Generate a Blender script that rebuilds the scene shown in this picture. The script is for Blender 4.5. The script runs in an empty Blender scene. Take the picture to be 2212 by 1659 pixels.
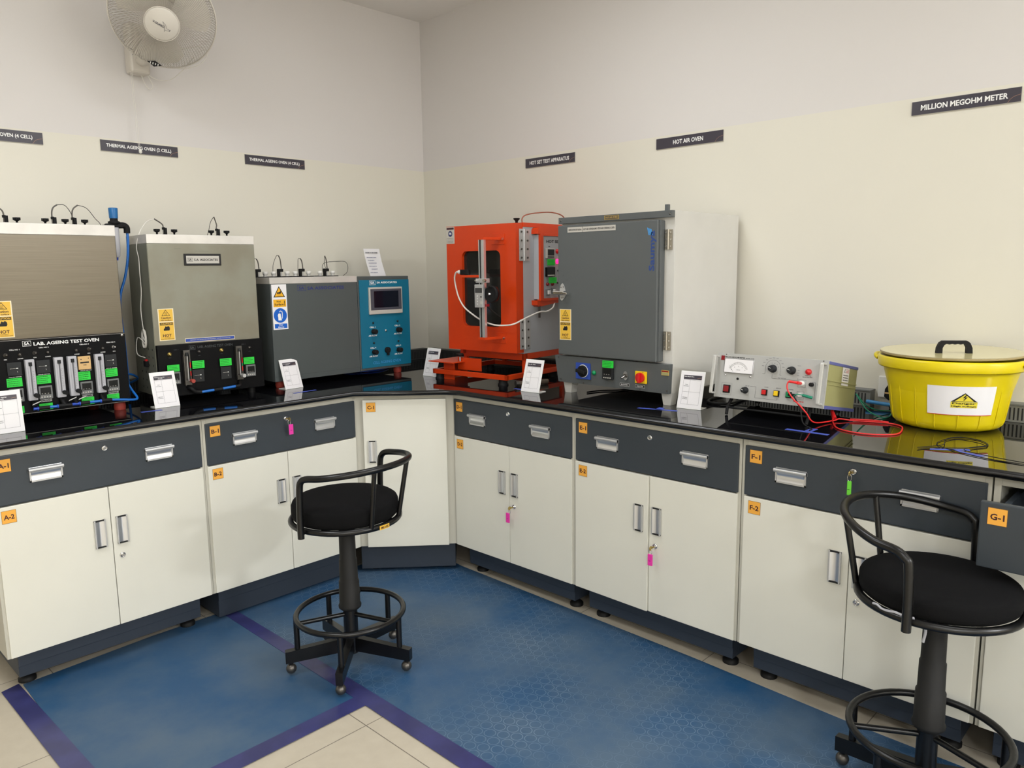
import bpy, bmesh, math, random
from mathutils import Matrix, Vector
random.seed(7)
PI = math.pi
sc = bpy.context.scene
COL = sc.collection
# ------------------------------------------------------------------ camera
cam = bpy.data.cameras.new('camera'); camo = bpy.data.objects.new('camera', cam); COL.objects.link(camo)
cam.sensor_fit = 'HORIZONTAL'; cam.sensor_width = 36.0; cam.lens = 1655.863 / 2212 * 36.0
cam.clip_start = 0.05; cam.clip_end = 60
_y, _p, _r = 0.7642862, -0.1485916, -0.0126370
_f = Vector((math.cos(_y) * math.cos(_p), math.sin(_y) * math.cos(_p), math.sin(_p)))
_rt = Vector((math.sin(_y), -math.cos(_y), 0)); _up = _rt.cross(_f)
_R = _rt * math.cos(_r) + _up * math.sin(_r); _U = -_rt * math.sin(_r) + _up * math.cos(_r)
camo.matrix_world = Matrix(((_R.x, _U.x, -_f.x, -3.2200), (_R.y, _U.y, -_f.y, -3.8355), (_R.z, _U.z, -_f.z, 1.4944), (0, 0, 0, 1)))
sc.camera = camo
# ------------------------------------------------------------------ world, lights, exposure
w = bpy.data.worlds.new('world'); sc.world = w; w.use_nodes = True
w.node_tree.nodes['Background'].inputs[0].default_value = (0.9, 0.93, 1, 1)
w.node_tree.nodes['Background'].inputs[1].default_value = 0.05
def ceiling_or_fill_lamp(x, y, power, size=0.6, col=(0.955, 0.985, 1.02)):
    l = bpy.data.lights.new('ceiling_or_fill_light', 'AREA'); l.shape = 'SQUARE'; l.size = size; l.energy = power; l.color = col
    o = bpy.data.objects.new('ceiling_or_fill_light', l); COL.objects.link(o); o.location = (x, y, 2.97)
ceiling_or_fill_lamp(-1.3, -1.9, 12)
ceiling_or_fill_lamp(-1.1, -3.8, 6)
ceiling_or_fill_lamp(-0.8, -7.6, 140)
ceiling_or_fill_lamp(-0.8, -5.7, 8)
ceiling_or_fill_lamp(-3.4, -6.6, 45)
ceiling_or_fill_lamp(-3.5, -4.4, 14)
ceiling_or_fill_lamp(-5.8, -4.4, 18)
ceiling_or_fill_lamp(-5.8, -7.0, 105)
ceiling_or_fill_lamp(-2.9, -1.6, 17)  # fill lamp added to brighten the upper left wall, no fixture known there
vs = sc.view_settings; vs.view_transform = 'Standard'; vs.look = 'None'; vs.gamma = 1; vs.use_curve_mapping = False; vs.exposure = 0.26

# ------------------------------------------------------------------ materials
def lin(c):
    r = []
    for v in c:
        v /= 255.0
        r.append(v / 12.92 if v <= 0.04045 else ((v + 0.055) / 1.055) ** 2.4)
    return (r[0], r[1], r[2], 1)
MATS = {}
def mat(name, rgb, rough=0.5, metal=0.0, var=0.0, vscale=6.0, bump=0.0, bscale=200.0, coat=0.0, ior=1.5, emit=None, es=1.0, alpha=1.0, trans=0.0, rgb2=None, spec=0.5):
    m = bpy.data.materials.new(name); m.use_nodes = True; MATS[name] = m
    nt = m.node_tree; b = nt.nodes['Principled BSDF']
    b.inputs['Base Color'].default_value = lin(rgb); b.inputs['Roughness'].default_value = rough
    b.inputs['Specular IOR Level'].default_value = spec; b.inputs['Metallic'].default_value = metal; b.inputs['IOR'].default_value = ior
    b.inputs['Coat Weight'].default_value = coat; b.inputs['Alpha'].default_value = alpha
    b.inputs['Transmission Weight'].default_value = trans
    if emit:
        b.inputs['Emission Color'].default_value = lin(emit); b.inputs['Emission Strength'].default_value = es
    if var or bump or rgb2:
        tc = nt.nodes.new('ShaderNodeTexCoord')
    if var or rgb2:
        n = nt.nodes.new('ShaderNodeTexNoise'); n.inputs['Scale'].default_value = vscale; n.inputs['Detail'].default_value = 5
        nt.links.new(tc.outputs['Object'], n.inputs['Vector'])
        cr = nt.nodes.new('ShaderNodeValToRGB'); cr.color_ramp.elements[0].position = 0.38; cr.color_ramp.elements[1].position = 0.62
        nt.links.new(n.outputs['Fac'], cr.inputs['Fac'])
        a = lin(rgb); d = lin(rgb2) if rgb2 else tuple(max(0, v * (1 - var)) for v in a[:3]) + (1,)
        cr.color_ramp.elements[0].color = d; cr.color_ramp.elements[1].color = a
        nt.links.new(cr.outputs['Color'], b.inputs['Base Color'])
    if bump:
        n2 = nt.nodes.new('ShaderNodeTexNoise'); n2.inputs['Scale'].default_value = bscale
        nt.links.new(tc.outputs['Object'], n2.inputs['Vector'])
        bp = nt.nodes.new('ShaderNodeBump'); bp.inputs['Strength'].default_value = bump; bp.inputs['Distance'].default_value = 0.001
        nt.links.new(n2.outputs['Fac'], bp.inputs['Height']); nt.links.new(bp.outputs['Normal'], b.inputs['Normal'])
    return m
mat('white_paint', (227, 225, 213), 0.35, var=0.03, vscale=3)
mat('cream_frame', (196, 193, 180), 0.4, var=0.03, vscale=4)
mat('slate', (54, 61, 68), 0.42, var=0.05, vscale=3)
mat('plinth', (46, 54, 66), 0.5)
mat('black_rubber', (16, 16, 17), 0.6, spec=0.3)
mat('black_paint', (9, 9, 10), 0.3, spec=0.45)
mat('black_matte', (17, 17, 18), 0.7, spec=0.3)
mat('black_print', (18, 16, 18), 0.6)
mat('grey_print', (105, 105, 110), 0.6)
mat('alu', (225, 226, 228), 0.28, metal=0.85)
mat('alu_satin', (200, 200, 200), 0.42, metal=0.6)
mat('chrome', (215, 215, 215), 0.15, metal=1)
mat('dark_steel', (95, 92, 88), 0.35, metal=0.8)
mat('orange_tag', (240, 172, 66), 0.55)
mat('maroon_print', (62, 22, 30), 0.6)
mat('tape_purple', (56, 58, 112), 0.3, var=0.25, vscale=9)
mat('tape_blue', (72, 92, 190), 0.5)
mat('dark_wall_sign', (60, 56, 66), 0.35)
mat('sign_white', (240, 240, 238), 0.5)
mat('sign_gold', (185, 140, 110), 0.5)
mat('sign_edge', (190, 186, 178), 0.4)
mat('plastic_white', (232, 230, 224), 0.3)
mat('fan_white', (214, 208, 198), 0.4)
mat('fan_wire_shaded', (176, 168, 156), 0.4)  # white guard wires, darkened with the shade of the guard in their colour
mat('fan_blade', (222, 216, 206), 0.3, alpha=0.85)
mat('stool_fabric', (17, 17, 18), 0.95, bump=0.4, bscale=900, spec=0.12)
mat('column_plastic', (26, 26, 26), 0.6, spec=0.3)
mat('grey_green', (139, 138, 123), 0.45, var=0.1, vscale=5, metal=0.1, rgb2=(130, 125, 108))
mat('grey_side', (112, 113, 100), 0.5)
mat('lid_alu', (214, 210, 204), 0.4, metal=0.35, var=0.1, vscale=12)
mat('oven_grey', (76, 82, 82), 0.45, var=0.04)
mat('oven_grey_dark', (60, 66, 66), 0.5)
mat('saumya_grey', (88, 92, 93), 0.42, var=0.05, vscale=4)
mat('saumya_body', (208, 206, 200), 0.55, var=0.04, vscale=5, bump=0.15, bscale=300)
mat('panel_black', (5, 5, 7), 0.5, spec=0.15)
mat('module_dark', (36, 38, 40), 0.5, spec=0.3)
mat('module_black', (12, 13, 14), 0.35, spec=0.3)
mat('module_frame', (110, 112, 112), 0.4)
mat('teal', (8, 106, 136), 0.42)
mat('navy_print', (34, 44, 110), 0.55)
mat('saumya_print', (38, 66, 130), 0.5)
mat('hinge_steel', (168, 162, 150), 0.35, metal=0.8)
mat('cap_blue', (20, 100, 160), 0.4)
mat('slate_print', (70, 74, 76), 0.55)
mat('blue_print', (42, 74, 165), 0.5)
mat('sky_print', (70, 150, 215), 0.5)
mat('green_label', (36, 210, 62), 0.55)
mat('green_ink', (14, 110, 30), 0.6)
mat('yellow_label', (232, 186, 66), 0.5)
mat('yellow_deep', (238, 178, 30), 0.5)
mat('pale_border', (236, 222, 190), 0.5)
mat('safety_blue', (10, 96, 200), 0.4)
mat('red_rubber', (165, 62, 50), 0.55)
mat('orange_paint', (206, 60, 8), 0.35, var=0.04, vscale=3)
mat('light_grey_paint', (170, 172, 176), 0.4)
mat('glass_dark', (34, 34, 32), 0.08, ior=1.5)
mat('chamber_dark', (70, 68, 62), 0.6)
mat('clear_acrylic', (205, 205, 212), 0.12, var=0.0, ior=1.45, alpha=0.75)
mat('blue_hose', (22, 104, 190), 0.35)
mat('blue_hose_dark', (28, 70, 180), 0.35)
mat('copper', (150, 85, 66), 0.35, metal=0.6)
mat('white_cable', (226, 222, 214), 0.45)
mat('tan_label', (214, 176, 120), 0.6)
mat('screen_off', (16, 20, 32), 0.12)
mat('screen_bezel', (74, 74, 84), 0.4)
mat('red_led_on', (255, 30, 110), 0.3, emit=(255, 30, 110), es=2.2)
mat('red_plastic', (205, 26, 30), 0.3)
mat('dark_red', (132, 16, 26), 0.25)
mat('yellow_plastic', (240, 200, 20), 0.35)
mat('print_yellow', (232, 214, 60), 0.5)
mat('granite_edge', (14, 14, 16), 0.2)
mat('green_plastic', (0, 140, 85), 0.35)
mat('strap', (200, 200, 196), 0.4, metal=0.3)
mat('meter_panel', (176, 176, 173), 0.45)
mat('meter_olive', (158, 156, 108), 0.5)
mat('meter_blue', (92, 98, 160), 0.45)
mat('meter_under', (20, 20, 32), 0.5)
mat('tub_yellow', (228, 206, 4), 0.32, var=0.06, vscale=5)
mat('tub_lid', (212, 202, 150), 0.22, coat=0.4)
mat('lid_edge', (176, 160, 118), 0.4)
mat('paper', (238, 236, 238), 0.6)
mat('pink_tag', (236, 60, 170), 0.35)
mat('green_tag', (110, 215, 60), 0.35)
mat('brass', (190, 165, 95), 0.3, metal=0.8)
mat('duct_grey', (128, 128, 124), 0.5)
mat('duct_dark', (60, 61, 60), 0.5)
mat('slot_dark', (28, 28, 28), 0.7)
mat('red_wire', (226, 42, 44), 0.4)
mat('green_wire', (14, 130, 100), 0.4)
mat('brown_rod', (88, 76, 64), 0.4)
mat('arrow_grey', (60, 60, 60), 0.6)

def node_mat(name):
    m = bpy.data.materials.new(name); m.use_nodes = True; MATS[name] = m
    return m, m.node_tree, m.node_tree.nodes['Principled BSDF']
def mathn(nt, op, a, b=None, c=None):
    n = nt.nodes.new('ShaderNodeMath'); n.operation = op
    for i, v in enumerate((a, b, c)):
        if v is None: continue
        if isinstance(v, (int, float)): n.inputs[i].default_value = v
        else: nt.links.new(v, n.inputs[i])
    return n.outputs[0]
# wall paint: grey-white above the line at 2.109 m, cream gloss dado paint below
m, nt, b = node_mat('wall_paint')
g = nt.nodes.new('ShaderNodeNewGeometry'); sp = nt.nodes.new('ShaderNodeSeparateXYZ'); nt.links.new(g.outputs['Position'], sp.inputs[0])
st = mathn(nt, 'GREATER_THAN', sp.outputs['Z'], 2.109)
mx = nt.nodes.new('ShaderNodeMix'); mx.data_type = 'RGBA'; nt.links.new(st, mx.inputs['Factor'])
mx.inputs['A'].default_value = lin((222, 218, 205)); mx.inputs['B'].default_value = lin((218, 214, 211)); nt.links.new(mx.outputs['Result'], b.inputs['Base Color'])
rg = mathn(nt, 'MULTIPLY_ADD', st, 0.3, 0.5); nt.links.new(rg, b.inputs['Roughness'])
n = nt.nodes.new('ShaderNodeTexNoise'); n.inputs['Scale'].default_value = 60; nt.links.new(g.outputs['Position'], n.inputs['Vector'])
bp = nt.nodes.new('ShaderNodeBump'); bp.inputs['Strength'].default_value = 0.08; bp.inputs['Distance'].default_value = 0.002
nt.links.new(n.outputs['Fac'], bp.inputs['Height']); nt.links.new(bp.outputs['Normal'], b.inputs['Normal'])
mat('ceiling_paint', (236, 233, 229), 0.8)
# floor tiles 0.61 m, warm grey with thin grout
m, nt, b = node_mat('floor_tile')
g = nt.nodes.new('ShaderNodeNewGeometry'); sp = nt.nodes.new('ShaderNodeSeparateXYZ'); nt.links.new(g.outputs['Position'], sp.inputs[0])
def grout(axis, off):
    a = mathn(nt, 'ADD', sp.outputs[axis], off); a = mathn(nt, 'DIVIDE', a, 0.606); a = mathn(nt, 'FRACT', a); a = mathn(nt, 'SUBTRACT', a, 0.5)
    a = mathn(nt, 'ABSOLUTE', a); return mathn(nt, 'GREATER_THAN', a, 0.5 - 0.0028)
gx = grout('X', 1.8667 + 6.06); gy = grout('Y', 1.8460 + 12.12); gg = mathn(nt, 'MAXIMUM', gx, gy)
n = nt.nodes.new('ShaderNodeTexNoise'); n.inputs['Scale'].default_value = 22; n.inputs['Detail'].default_value = 6; nt.links.new(g.outputs['Position'], n.inputs['Vector'])
cr = nt.nodes.new('ShaderNodeValToRGB'); cr.color_ramp.elements[0].color = lin((184, 174, 156)); cr.color_ramp.elements[1].color = lin((198, 189, 171))
nt.links.new(n.outputs['Fac'], cr.inputs['Fac'])
mx = nt.nodes.new('ShaderNodeMix'); mx.data_type = 'RGBA'; nt.links.new(gg, mx.inputs['Factor']); nt.links.new(cr.outputs['Color'], mx.inputs['A'])
mx.inputs['B'].default_value = lin((120, 112, 100)); nt.links.new(mx.outputs['Result'], b.inputs['Base Color']); b.inputs['Roughness'].default_value = 0.45
# blue rubber mats (worn) with or without coin studs
def mat_rubber(name, coin):
    m, nt, b = node_mat(name)
    g = nt.nodes.new('ShaderNodeNewGeometry')
    n = nt.nodes.new('ShaderNodeTexNoise'); n.inputs['Scale'].default_value = 2.2; n.inputs['Detail'].default_value = 7; n.inputs['Roughness'].default_value = 0.62
    nt.links.new(g.outputs['Position'], n.inputs['Vector'])
    cr = nt.nodes.new('ShaderNodeValToRGB'); e = cr.color_ramp.elements
    e[0].position = 0.36; e[0].color = lin((30, 76, 116)); e[1].position = 0.66; e[1].color = lin((76, 98, 120))
    nt.links.new(n.outputs['Fac'], cr.inputs['Fac'])
    col = cr.outputs['Color']
    b.inputs['Roughness'].default_value = 0.5
    n3 = nt.nodes.new('ShaderNodeTexNoise'); n3.inputs['Scale'].default_value = 90; n3.inputs['Detail'].default_value = 3; nt.links.new(g.outputs['Position'], n3.inputs['Vector'])
    h = mathn(nt, 'MULTIPLY', n3.outputs['Fac'], 0.25)
    if coin:
        sp = nt.nodes.new('ShaderNodeSeparateXYZ'); nt.links.new(g.outputs['Position'], sp.inputs[0])
        S = 0.045; SY = S * math.sqrt(3)
        def cell(ox, oy):
            x = mathn(nt, 'FRACT', mathn(nt, 'ADD', mathn(nt, 'DIVIDE', sp.outputs['X'], S), 100.0 + ox)); x = mathn(nt, 'MULTIPLY', mathn(nt, 'SUBTRACT', x, 0.5), S)
            y = mathn(nt, 'FRACT', mathn(nt, 'ADD', mathn(nt, 'DIVIDE', sp.outputs['Y'], SY), 100.0 + oy)); y = mathn(nt, 'MULTIPLY', mathn(nt, 'SUBTRACT', y, 0.5), SY)
            return mathn(nt, 'SQRT', mathn(nt, 'ADD', mathn(nt, 'MULTIPLY', x, x), mathn(nt, 'MULTIPLY', y, y)))
        d = mathn(nt, 'MINIMUM', cell(0, 0), cell(0.5, 0.5))
        ring = mathn(nt, 'COMPARE', d, 0.0190, 0.0011)
        disc = mathn(nt, 'LESS_THAN', d, 0.0185)
        h = mathn(nt, 'ADD', h, disc)
        mp = nt.nodes.new('ShaderNodeTexNoise'); mp.inputs['Scale'].default_value = 3.0; nt.links.new(g.outputs['Position'], mp.inputs['Vector'])
        f = mathn(nt, 'MULTIPLY', ring, mathn(nt, 'MAXIMUM', mathn(nt, 'MULTIPLY_ADD', mp.outputs['Fac'], 2.2, -0.85), 0.04))
        mx = nt.nodes.new('ShaderNodeMix'); mx.data_type = 'RGBA'; nt.links.new(f, mx.inputs['Factor']); nt.links.new(col, mx.inputs['A'])
        mx.inputs['B'].default_value = lin((118, 140, 160)); col = mx.outputs['Result']
    nt.links.new(col, b.inputs['Base Color'])
    bp = nt.nodes.new('ShaderNodeBump'); bp.inputs['Strength'].default_value = 0.5; bp.inputs['Distance'].default_value = 0.0012
    nt.links.new(h, bp.inputs['Height']); nt.links.new(bp.outputs['Normal'], b.inputs['Normal'])
mat_rubber('mat_smooth', False); mat_rubber('mat_coin', True)
# polished black granite
m, nt, b = node_mat('granite')
g = nt.nodes.new('ShaderNodeNewGeometry'); n = nt.nodes.new('ShaderNodeTexNoise'); n.inputs['Scale'].default_value = 700; nt.links.new(g.outputs['Position'], n.inputs['Vector'])
cr = nt.nodes.new('ShaderNodeValToRGB'); cr.color_ramp.elements[0].color = lin((12, 12, 14)); cr.color_ramp.elements[1].color = lin((30, 30, 34)); cr.color_ramp.elements[0].position = 0.45; cr.color_ramp.elements[1].position = 0.75
nt.links.new(n.outputs['Fac'], cr.inputs['Fac']); nt.links.new(cr.outputs['Color'], b.inputs['Base Color'])
b.inputs['Roughness'].default_value = 0.025; b.inputs['IOR'].default_value = 1.9
# brushed stainless
m, nt, b = node_mat('stainless')
tc = nt.nodes.new('ShaderNodeTexCoord'); mp = nt.nodes.new('ShaderNodeMapping'); mp.inputs['Scale'].default_value = (1.5, 1.5, 90)
nt.links.new(tc.outputs['Object'], mp.inputs['Vector']); n = nt.nodes.new('ShaderNodeTexNoise'); n.inputs['Scale'].default_value = 3; n.inputs['Detail'].default_value = 6
nt.links.new(mp.outputs['Vector'], n.inputs['Vector'])
cr = nt.nodes.new('ShaderNodeValToRGB'); cr.color_ramp.elements[0].color = lin((98, 92, 82)); cr.color_ramp.elements[1].color = lin((120, 113, 101)); nt.links.new(n.outputs['Fac'], cr.inputs['Fac'])
nt.links.new(cr.outputs['Color'], b.inputs['Base Color']); b.inputs['Metallic'].default_value = 0.95; b.inputs['Roughness'].default_value = 0.32; b.inputs['Anisotropic'].default_value = 0.5

# ------------------------------------------------------------------ mesh builder
_txt = {}
def text_mesh(s, bold):
    k = (s, bold)
    if k in _txt: return _txt[k]
    c = bpy.data.curves.new('t', 'FONT'); c.body = s; c.size = 1; c.resolution_u = 2; c.offset = 0.028 if bold else 0.0; c.fill_mode = 'FRONT'
    o = bpy.data.objects.new('t', c); COL.objects.link(o); bpy.context.view_layer.update()
    me = o.to_mesh(); V = [tuple(v.co) for v in me.vertices]; F = [tuple(p.vertices) for p in me.polygons]
    o.to_mesh_clear(); bpy.data.objects.remove(o); bpy.data.curves.remove(c)
    xs = [v[0] for v in V] or [0]; ys = [v[1] for v in V] or [0]
    _txt[k] = (V, F, min(xs), max(xs), min(ys), max(ys)); return _txt[k]
def catmull(P, n=8, closed=False):
    P = [Vector(p) for p in P]
    if len(P) < 3: return P
    out = []; N = len(P); rng = range(N if closed else N - 1)
    for i in rng:
        p0 = P[(i - 1) % N] if closed or i > 0 else P[0] * 2 - P[1]; p1 = P[i]; p2 = P[(i + 1) % N]
        p3 = P[(i + 2) % N] if closed or i + 2 < N else P[-1] * 2 - P[-2]
        for j in range(n):
            t = j / n; out.append(0.5 * ((2 * p1) + (p2 - p0) * t + (2 * p0 - 5 * p1 + 4 * p2 - p3) * t * t + (3 * p1 - p0 - 3 * p2 + p3) * t ** 3))
    if not closed: out.append(P[-1])
    return out
class MB:
    def __init__(s): s.V = []; s.F = []; s.FM = []; s.S = []; s.slots = []; s.T = Matrix.Identity(4)
    def add(s, V, F, m, smooth=False):
        if m not in s.slots: s.slots.append(m)
        k = len(s.V); mi = s.slots.index(m)
        s.V += [tuple(s.T @ Vector(v)) for v in V]
        for f in F: s.F.append(tuple(i + k for i in f)); s.FM.append(mi); s.S.append(smooth)
        return s
    def box(s, x0, x1, y0, y1, z0, z1, m, bev=0.0, seg=2):
        if x0 > x1: x0, x1 = x1, x0
        if y0 > y1: y0, y1 = y1, y0
        if z0 > z1: z0, z1 = z1, z0
        V = [(x, y, z) for x in (x0, x1) for y in (y0, y1) for z in (z0, z1)]
        F = [(0, 1, 3, 2), (4, 6, 7, 5), (0, 4, 5, 1), (2, 3, 7, 6), (0, 2, 6, 4), (1, 5, 7, 3)]
        if bev <= 0: return s.add(V, F, m)
        bm = bmesh.new(); vs_ = [bm.verts.new(v) for v in V]
        for f in F: bm.faces.new([vs_[i] for i in f])
        bmesh.ops.recalc_face_normals(bm, faces=bm.faces)
        bmesh.ops.bevel(bm, geom=bm.edges[:], offset=min(bev, 0.49 * min(x1 - x0, y1 - y0, z1 - z0)), segments=seg, affect='EDGES', profile=0.6)
        bm.verts.index_update(); V2 = [tuple(v.co) for v in bm.verts]; F2 = [tuple(v.index for v in f.verts) for f in bm.faces]; bm.free()
        return s.add(V2, F2, m, False)
    def lathe(s, prof, m, n=32, O=(0, 0, 0), ax=(0, 0, 1), smooth=True, sx=1, sy=1):
        ax = Vector(ax).normalized(); q = Vector((0, 0, 1)).rotation_difference(ax).to_matrix(); O = Vector(O)
        V = []; F = []
        for r, z in prof:
            for i in range(n):
                a = 2 * PI * i / n; V.append(tuple(O + q @ Vector((r * math.cos(a) * sx, r * math.sin(a) * sy, z))))
        for j in range(len(prof) - 1):
            for i in range(n): F.append((j * n + i, j * n + (i + 1) % n, (j + 1) * n + (i + 1) % n, (j + 1) * n + i))
        s.add(V, F, m, smooth)
        if prof[0][0] > 1e-6: s.add(V[:n], [tuple(range(n))[::-1]], m)
        if prof[-1][0] > 1e-6: s.add(V[-n:], [tuple(range(n))], m)
        return s
    def cyl(s, p0, p1, r, m, n=16, r1=None):
        p0 = Vector(p0); p1 = Vector(p1); d = p1 - p0
        return s.lathe([(r, 0), (r if r1 is None else r1, d.length)], m, n, p0, d)
    def ball(s, c, r, m, n=16, k=8):
        return s.lathe([(max(1e-7, r * math.sin(PI * i / k)), -r * math.cos(PI * i / k)) for i in range(k + 1)], m, n, c)
    def tube(s, P, r, m, n=8, closed=False, sm=8):
        P = catmull(P, sm, closed) if sm else [Vector(p) for p in P]
        N = len(P); V = []; F = []; up = None
        for i in range(N):
            a = P[(i - 1) % N] if closed or i else P[0]; b_ = P[(i + 1) % N] if closed or i < N - 1 else P[-1]
            t = (b_ - a)
            t = t.normalized() if t.length > 1e-9 else Vector((0, 0, 1))
            if up is None:
                up = Vector((0, 0, 1)) if abs(t.z) < 0.9 else Vector((1, 0, 0))
            up = (up - t * up.dot(t)); up = up.normalized() if up.length > 1e-6 else t.orthogonal().normalized()
            sd = t.cross(up)
            for k in range(n):
                a2 = 2 * PI * k / n; V.append(tuple(P[i] + (up * math.cos(a2) + sd * math.sin(a2)) * r))
        for i in range(N if closed else N - 1):
            j = (i + 1) % N
            for k in range(n): F.append((i * n + k, i * n + (k + 1) % n, j * n + (k + 1) % n, j * n + k))
        s.add(V, F, m, True)
        if not closed: s.add(V[:n], [tuple(range(n))[::-1]], m); s.add(V[-n:], [tuple(range(n))], m)
        return s
    def prism(s, poly, y0, y1, m):      # poly in (x,z), extruded along y
        n = len(poly); V = [(x, y0, z) for x, z in poly] + [(x, y1, z) for x, z in poly]
        F = [tuple(range(n)), tuple(range(2 * n - 1, n - 1, -1))] + [(i, i + n, (i + 1) % n + n, (i + 1) % n) for i in range(n)]
        return s.add(V, F, m)
    def slab(s, poly, z0, z1, m):       # poly in (x,y), extruded along z
        n = len(poly); V = [(x, y, z0) for x, y in poly] + [(x, y, z1) for x, y in poly]
        F = [tuple(range(n))[::-1], tuple(range(n, 2 * n))] + [(i, (i + 1) % n, (i + 1) % n + n, i + n) for i in range(n)]
        return s.add(V, F, m)
    def rect(s, x0, x1, z0, z1, y, m):  # flat print facing -y
        return s.add([(x0, y, z0), (x1, y, z0), (x1, y, z1), (x0, y, z1)], [(0, 1, 2, 3)], m)
    def poly(s, pts, y, m): return s.add([(x, y, z) for x, z in pts], [tuple(range(len(pts)))], m)
    def disc(s, cx, cz, r, y, m, n=20, r2=None):
        r2 = r2 or r; return s.poly([(cx + r * math.cos(2 * PI * i / n), cz + r2 * math.sin(2 * PI * i / n)) for i in range(n)], y, m)
    def line(s, pts, wd, y, m):         # flat printed stroke
        for (x0, z0), (x1, z1) in zip(pts, pts[1:]):
            d = Vector((x1 - x0, z1 - z0)); L = d.length
            if L < 1e-9: continue
            d /= L; nx, nz = -d.y * wd / 2, d.x * wd / 2; ex, ez = d.x * wd / 2, d.y * wd / 2
            s.poly([(x0 - ex - nx, z0 - ez - nz), (x1 + ex - nx, z1 + ez - nz), (x1 + ex + nx, z1 + ez + nz), (x0 - ex + nx, z0 - ez + nz)], y, m)
        return s
    def text(s, t, x0, x1, z0, z1, y, m, bold=True, rot=0.0):   # fitted into the rectangle, facing -y
        V, F, a, b_, c, d = text_mesh(t, bold)
        if not V: return s
        if rot: # rot 90: reads upwards
            kx = (z1 - z0) / (b_ - a); kz = (x1 - x0) / (d - c)
            s.add([(x1 - (v[1] - c) * kz, y, z0 + (v[0] - a) * kx) for v in V], F, m)
        else:
            kx = (x1 - x0) / (b_ - a); kz = (z1 - z0) / (d - c)
            s.add([(x0 + (v[0] - a) * kx, y, z0 + (v[1] - c) * kz) for v in V], F, m)
        return s
    def scrib(s, x0, x1, z, h, y, m):   # a row of tiny unreadable print
        x = x0
        while x < x1:
            wd = random.uniform(0.6, 2.2) * h; s.rect(x, min(x1, x + wd), z, z + h, y, m); x += wd + 0.5 * h
        return s
    def build(s, name, parent=None, fix=False):
        me = bpy.data.meshes.new(name); me.from_pydata(s.V, [], s.F)
        for k in s.slots: me.materials.append(MATS[k])
        me.polygons.foreach_set('material_index', s.FM); me.polygons.foreach_set('use_smooth', s.S); me.update()
        o = bpy.data.objects.new(name, me); COL.objects.link(o)
        if parent: o.parent = parent
        return o
def thing(name, label, cat, loc=(0, 0, 0), rz=0, group=None):
    o = bpy.data.objects.new(name, None); COL.objects.link(o); o.location = loc; o.rotation_euler = (0, 0, math.radians(rz))
    o.empty_display_size = 0.05; return tag(o, label, cat, group)
def tag(o, label, cat, group=None):
    o['label'] = label; o['category'] = cat
    if group: o['group'] = group
    return o
def struct(o): o['kind'] = 'structure'; return o
def lab(o, t): o['label'] = t; return o
ZT = 0.933      # worktop surface

# ------------------------------------------------------------------ room
struct(MB().box(-6.8, 0.1, -8.6, 0.1, -0.08, 0.0, 'floor_tile').build('floor'))
struct(MB().box(-6.8, 0.1, -8.6, 0.1, 2.998, 3.08, 'ceiling_paint').build('ceiling'))
struct(MB().box(-6.8, 0.1, 0.0, 0.1, 0.0, 2.998, 'wall_paint').build('wall_left'))
struct(MB().box(0.0, 0.1, -8.6, 0.0, 0.0, 2.998, 'wall_paint').build('wall_right'))
struct(MB().box(-6.8, -6.7, -8.6, 0.0, 0.0, 2.998, 'wall_paint').build('wall_far'))
struct(MB().box(-6.7, 0.0, -8.6, -8.5, 0.0, 2.998, 'wall_paint').build('wall_back'))

# ------------------------------------------------------------------ floor mats and tape
def flat_thing(poly, z0, z1, m, name, label, cat, group=None):
    return tag(MB().slab(poly, z0, z1, m).build(name), label, cat, group)
flat_thing([(-2.59, -1.70), (-1.775, -1.705), (-1.772, -0.665), (-2.10, -0.665), (-2.575, -0.700)], 0.0005, 0.003, 'mat_smooth', 'rubber_mat', 'smooth blue rubber floor mat in front of cabinets A and B', 'mat')
flat_thing([(-1.785, -5.2), (-0.80, -5.2), (-0.775, -3.0), (-0.745, -2.4), (-0.715, -1.06), (-0.705, -0.985), (-0.98, -0.70), (-1.02, -0.665), (-1.768, -0.665), (-1.77, -1.70)], 0.0005, 0.003, 'mat_coin', 'rubber_mat', 'long blue rubber floor mat with coin pattern along the right cabinets', 'mat')
flat_thing([(-2.645, -0.705), (-2.585, -0.685), (-2.555, -1.73), (-2.63, -1.73)], 0.0034, 0.0042, 'tape_purple', 'floor_tape', 'purple tape along the left edge of the smooth mat', 'tape', )
flat_thing([(-2.555, -1.685), (-1.80, -1.68), (-1.80, -1.75), (-2.555, -1.752)], 0.0034, 0.0042, 'tape_purple', 'floor_tape', 'purple tape between the smooth mat and the tiles in the foreground', 'tape')
flat_thing([(-1.80, -0.672), (-1.745, -0.672), (-1.735, -1.6), (-1.735, -2.3), (-1.74, -3.2), (-1.81, -3.2), (-1.805, -2.2), (-1.80, -1.7)], 0.0034, 0.0044, 'tape_purple', 'floor_tape', 'long purple tape over the seam of both mats running past the near tiles', 'tape')

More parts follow.
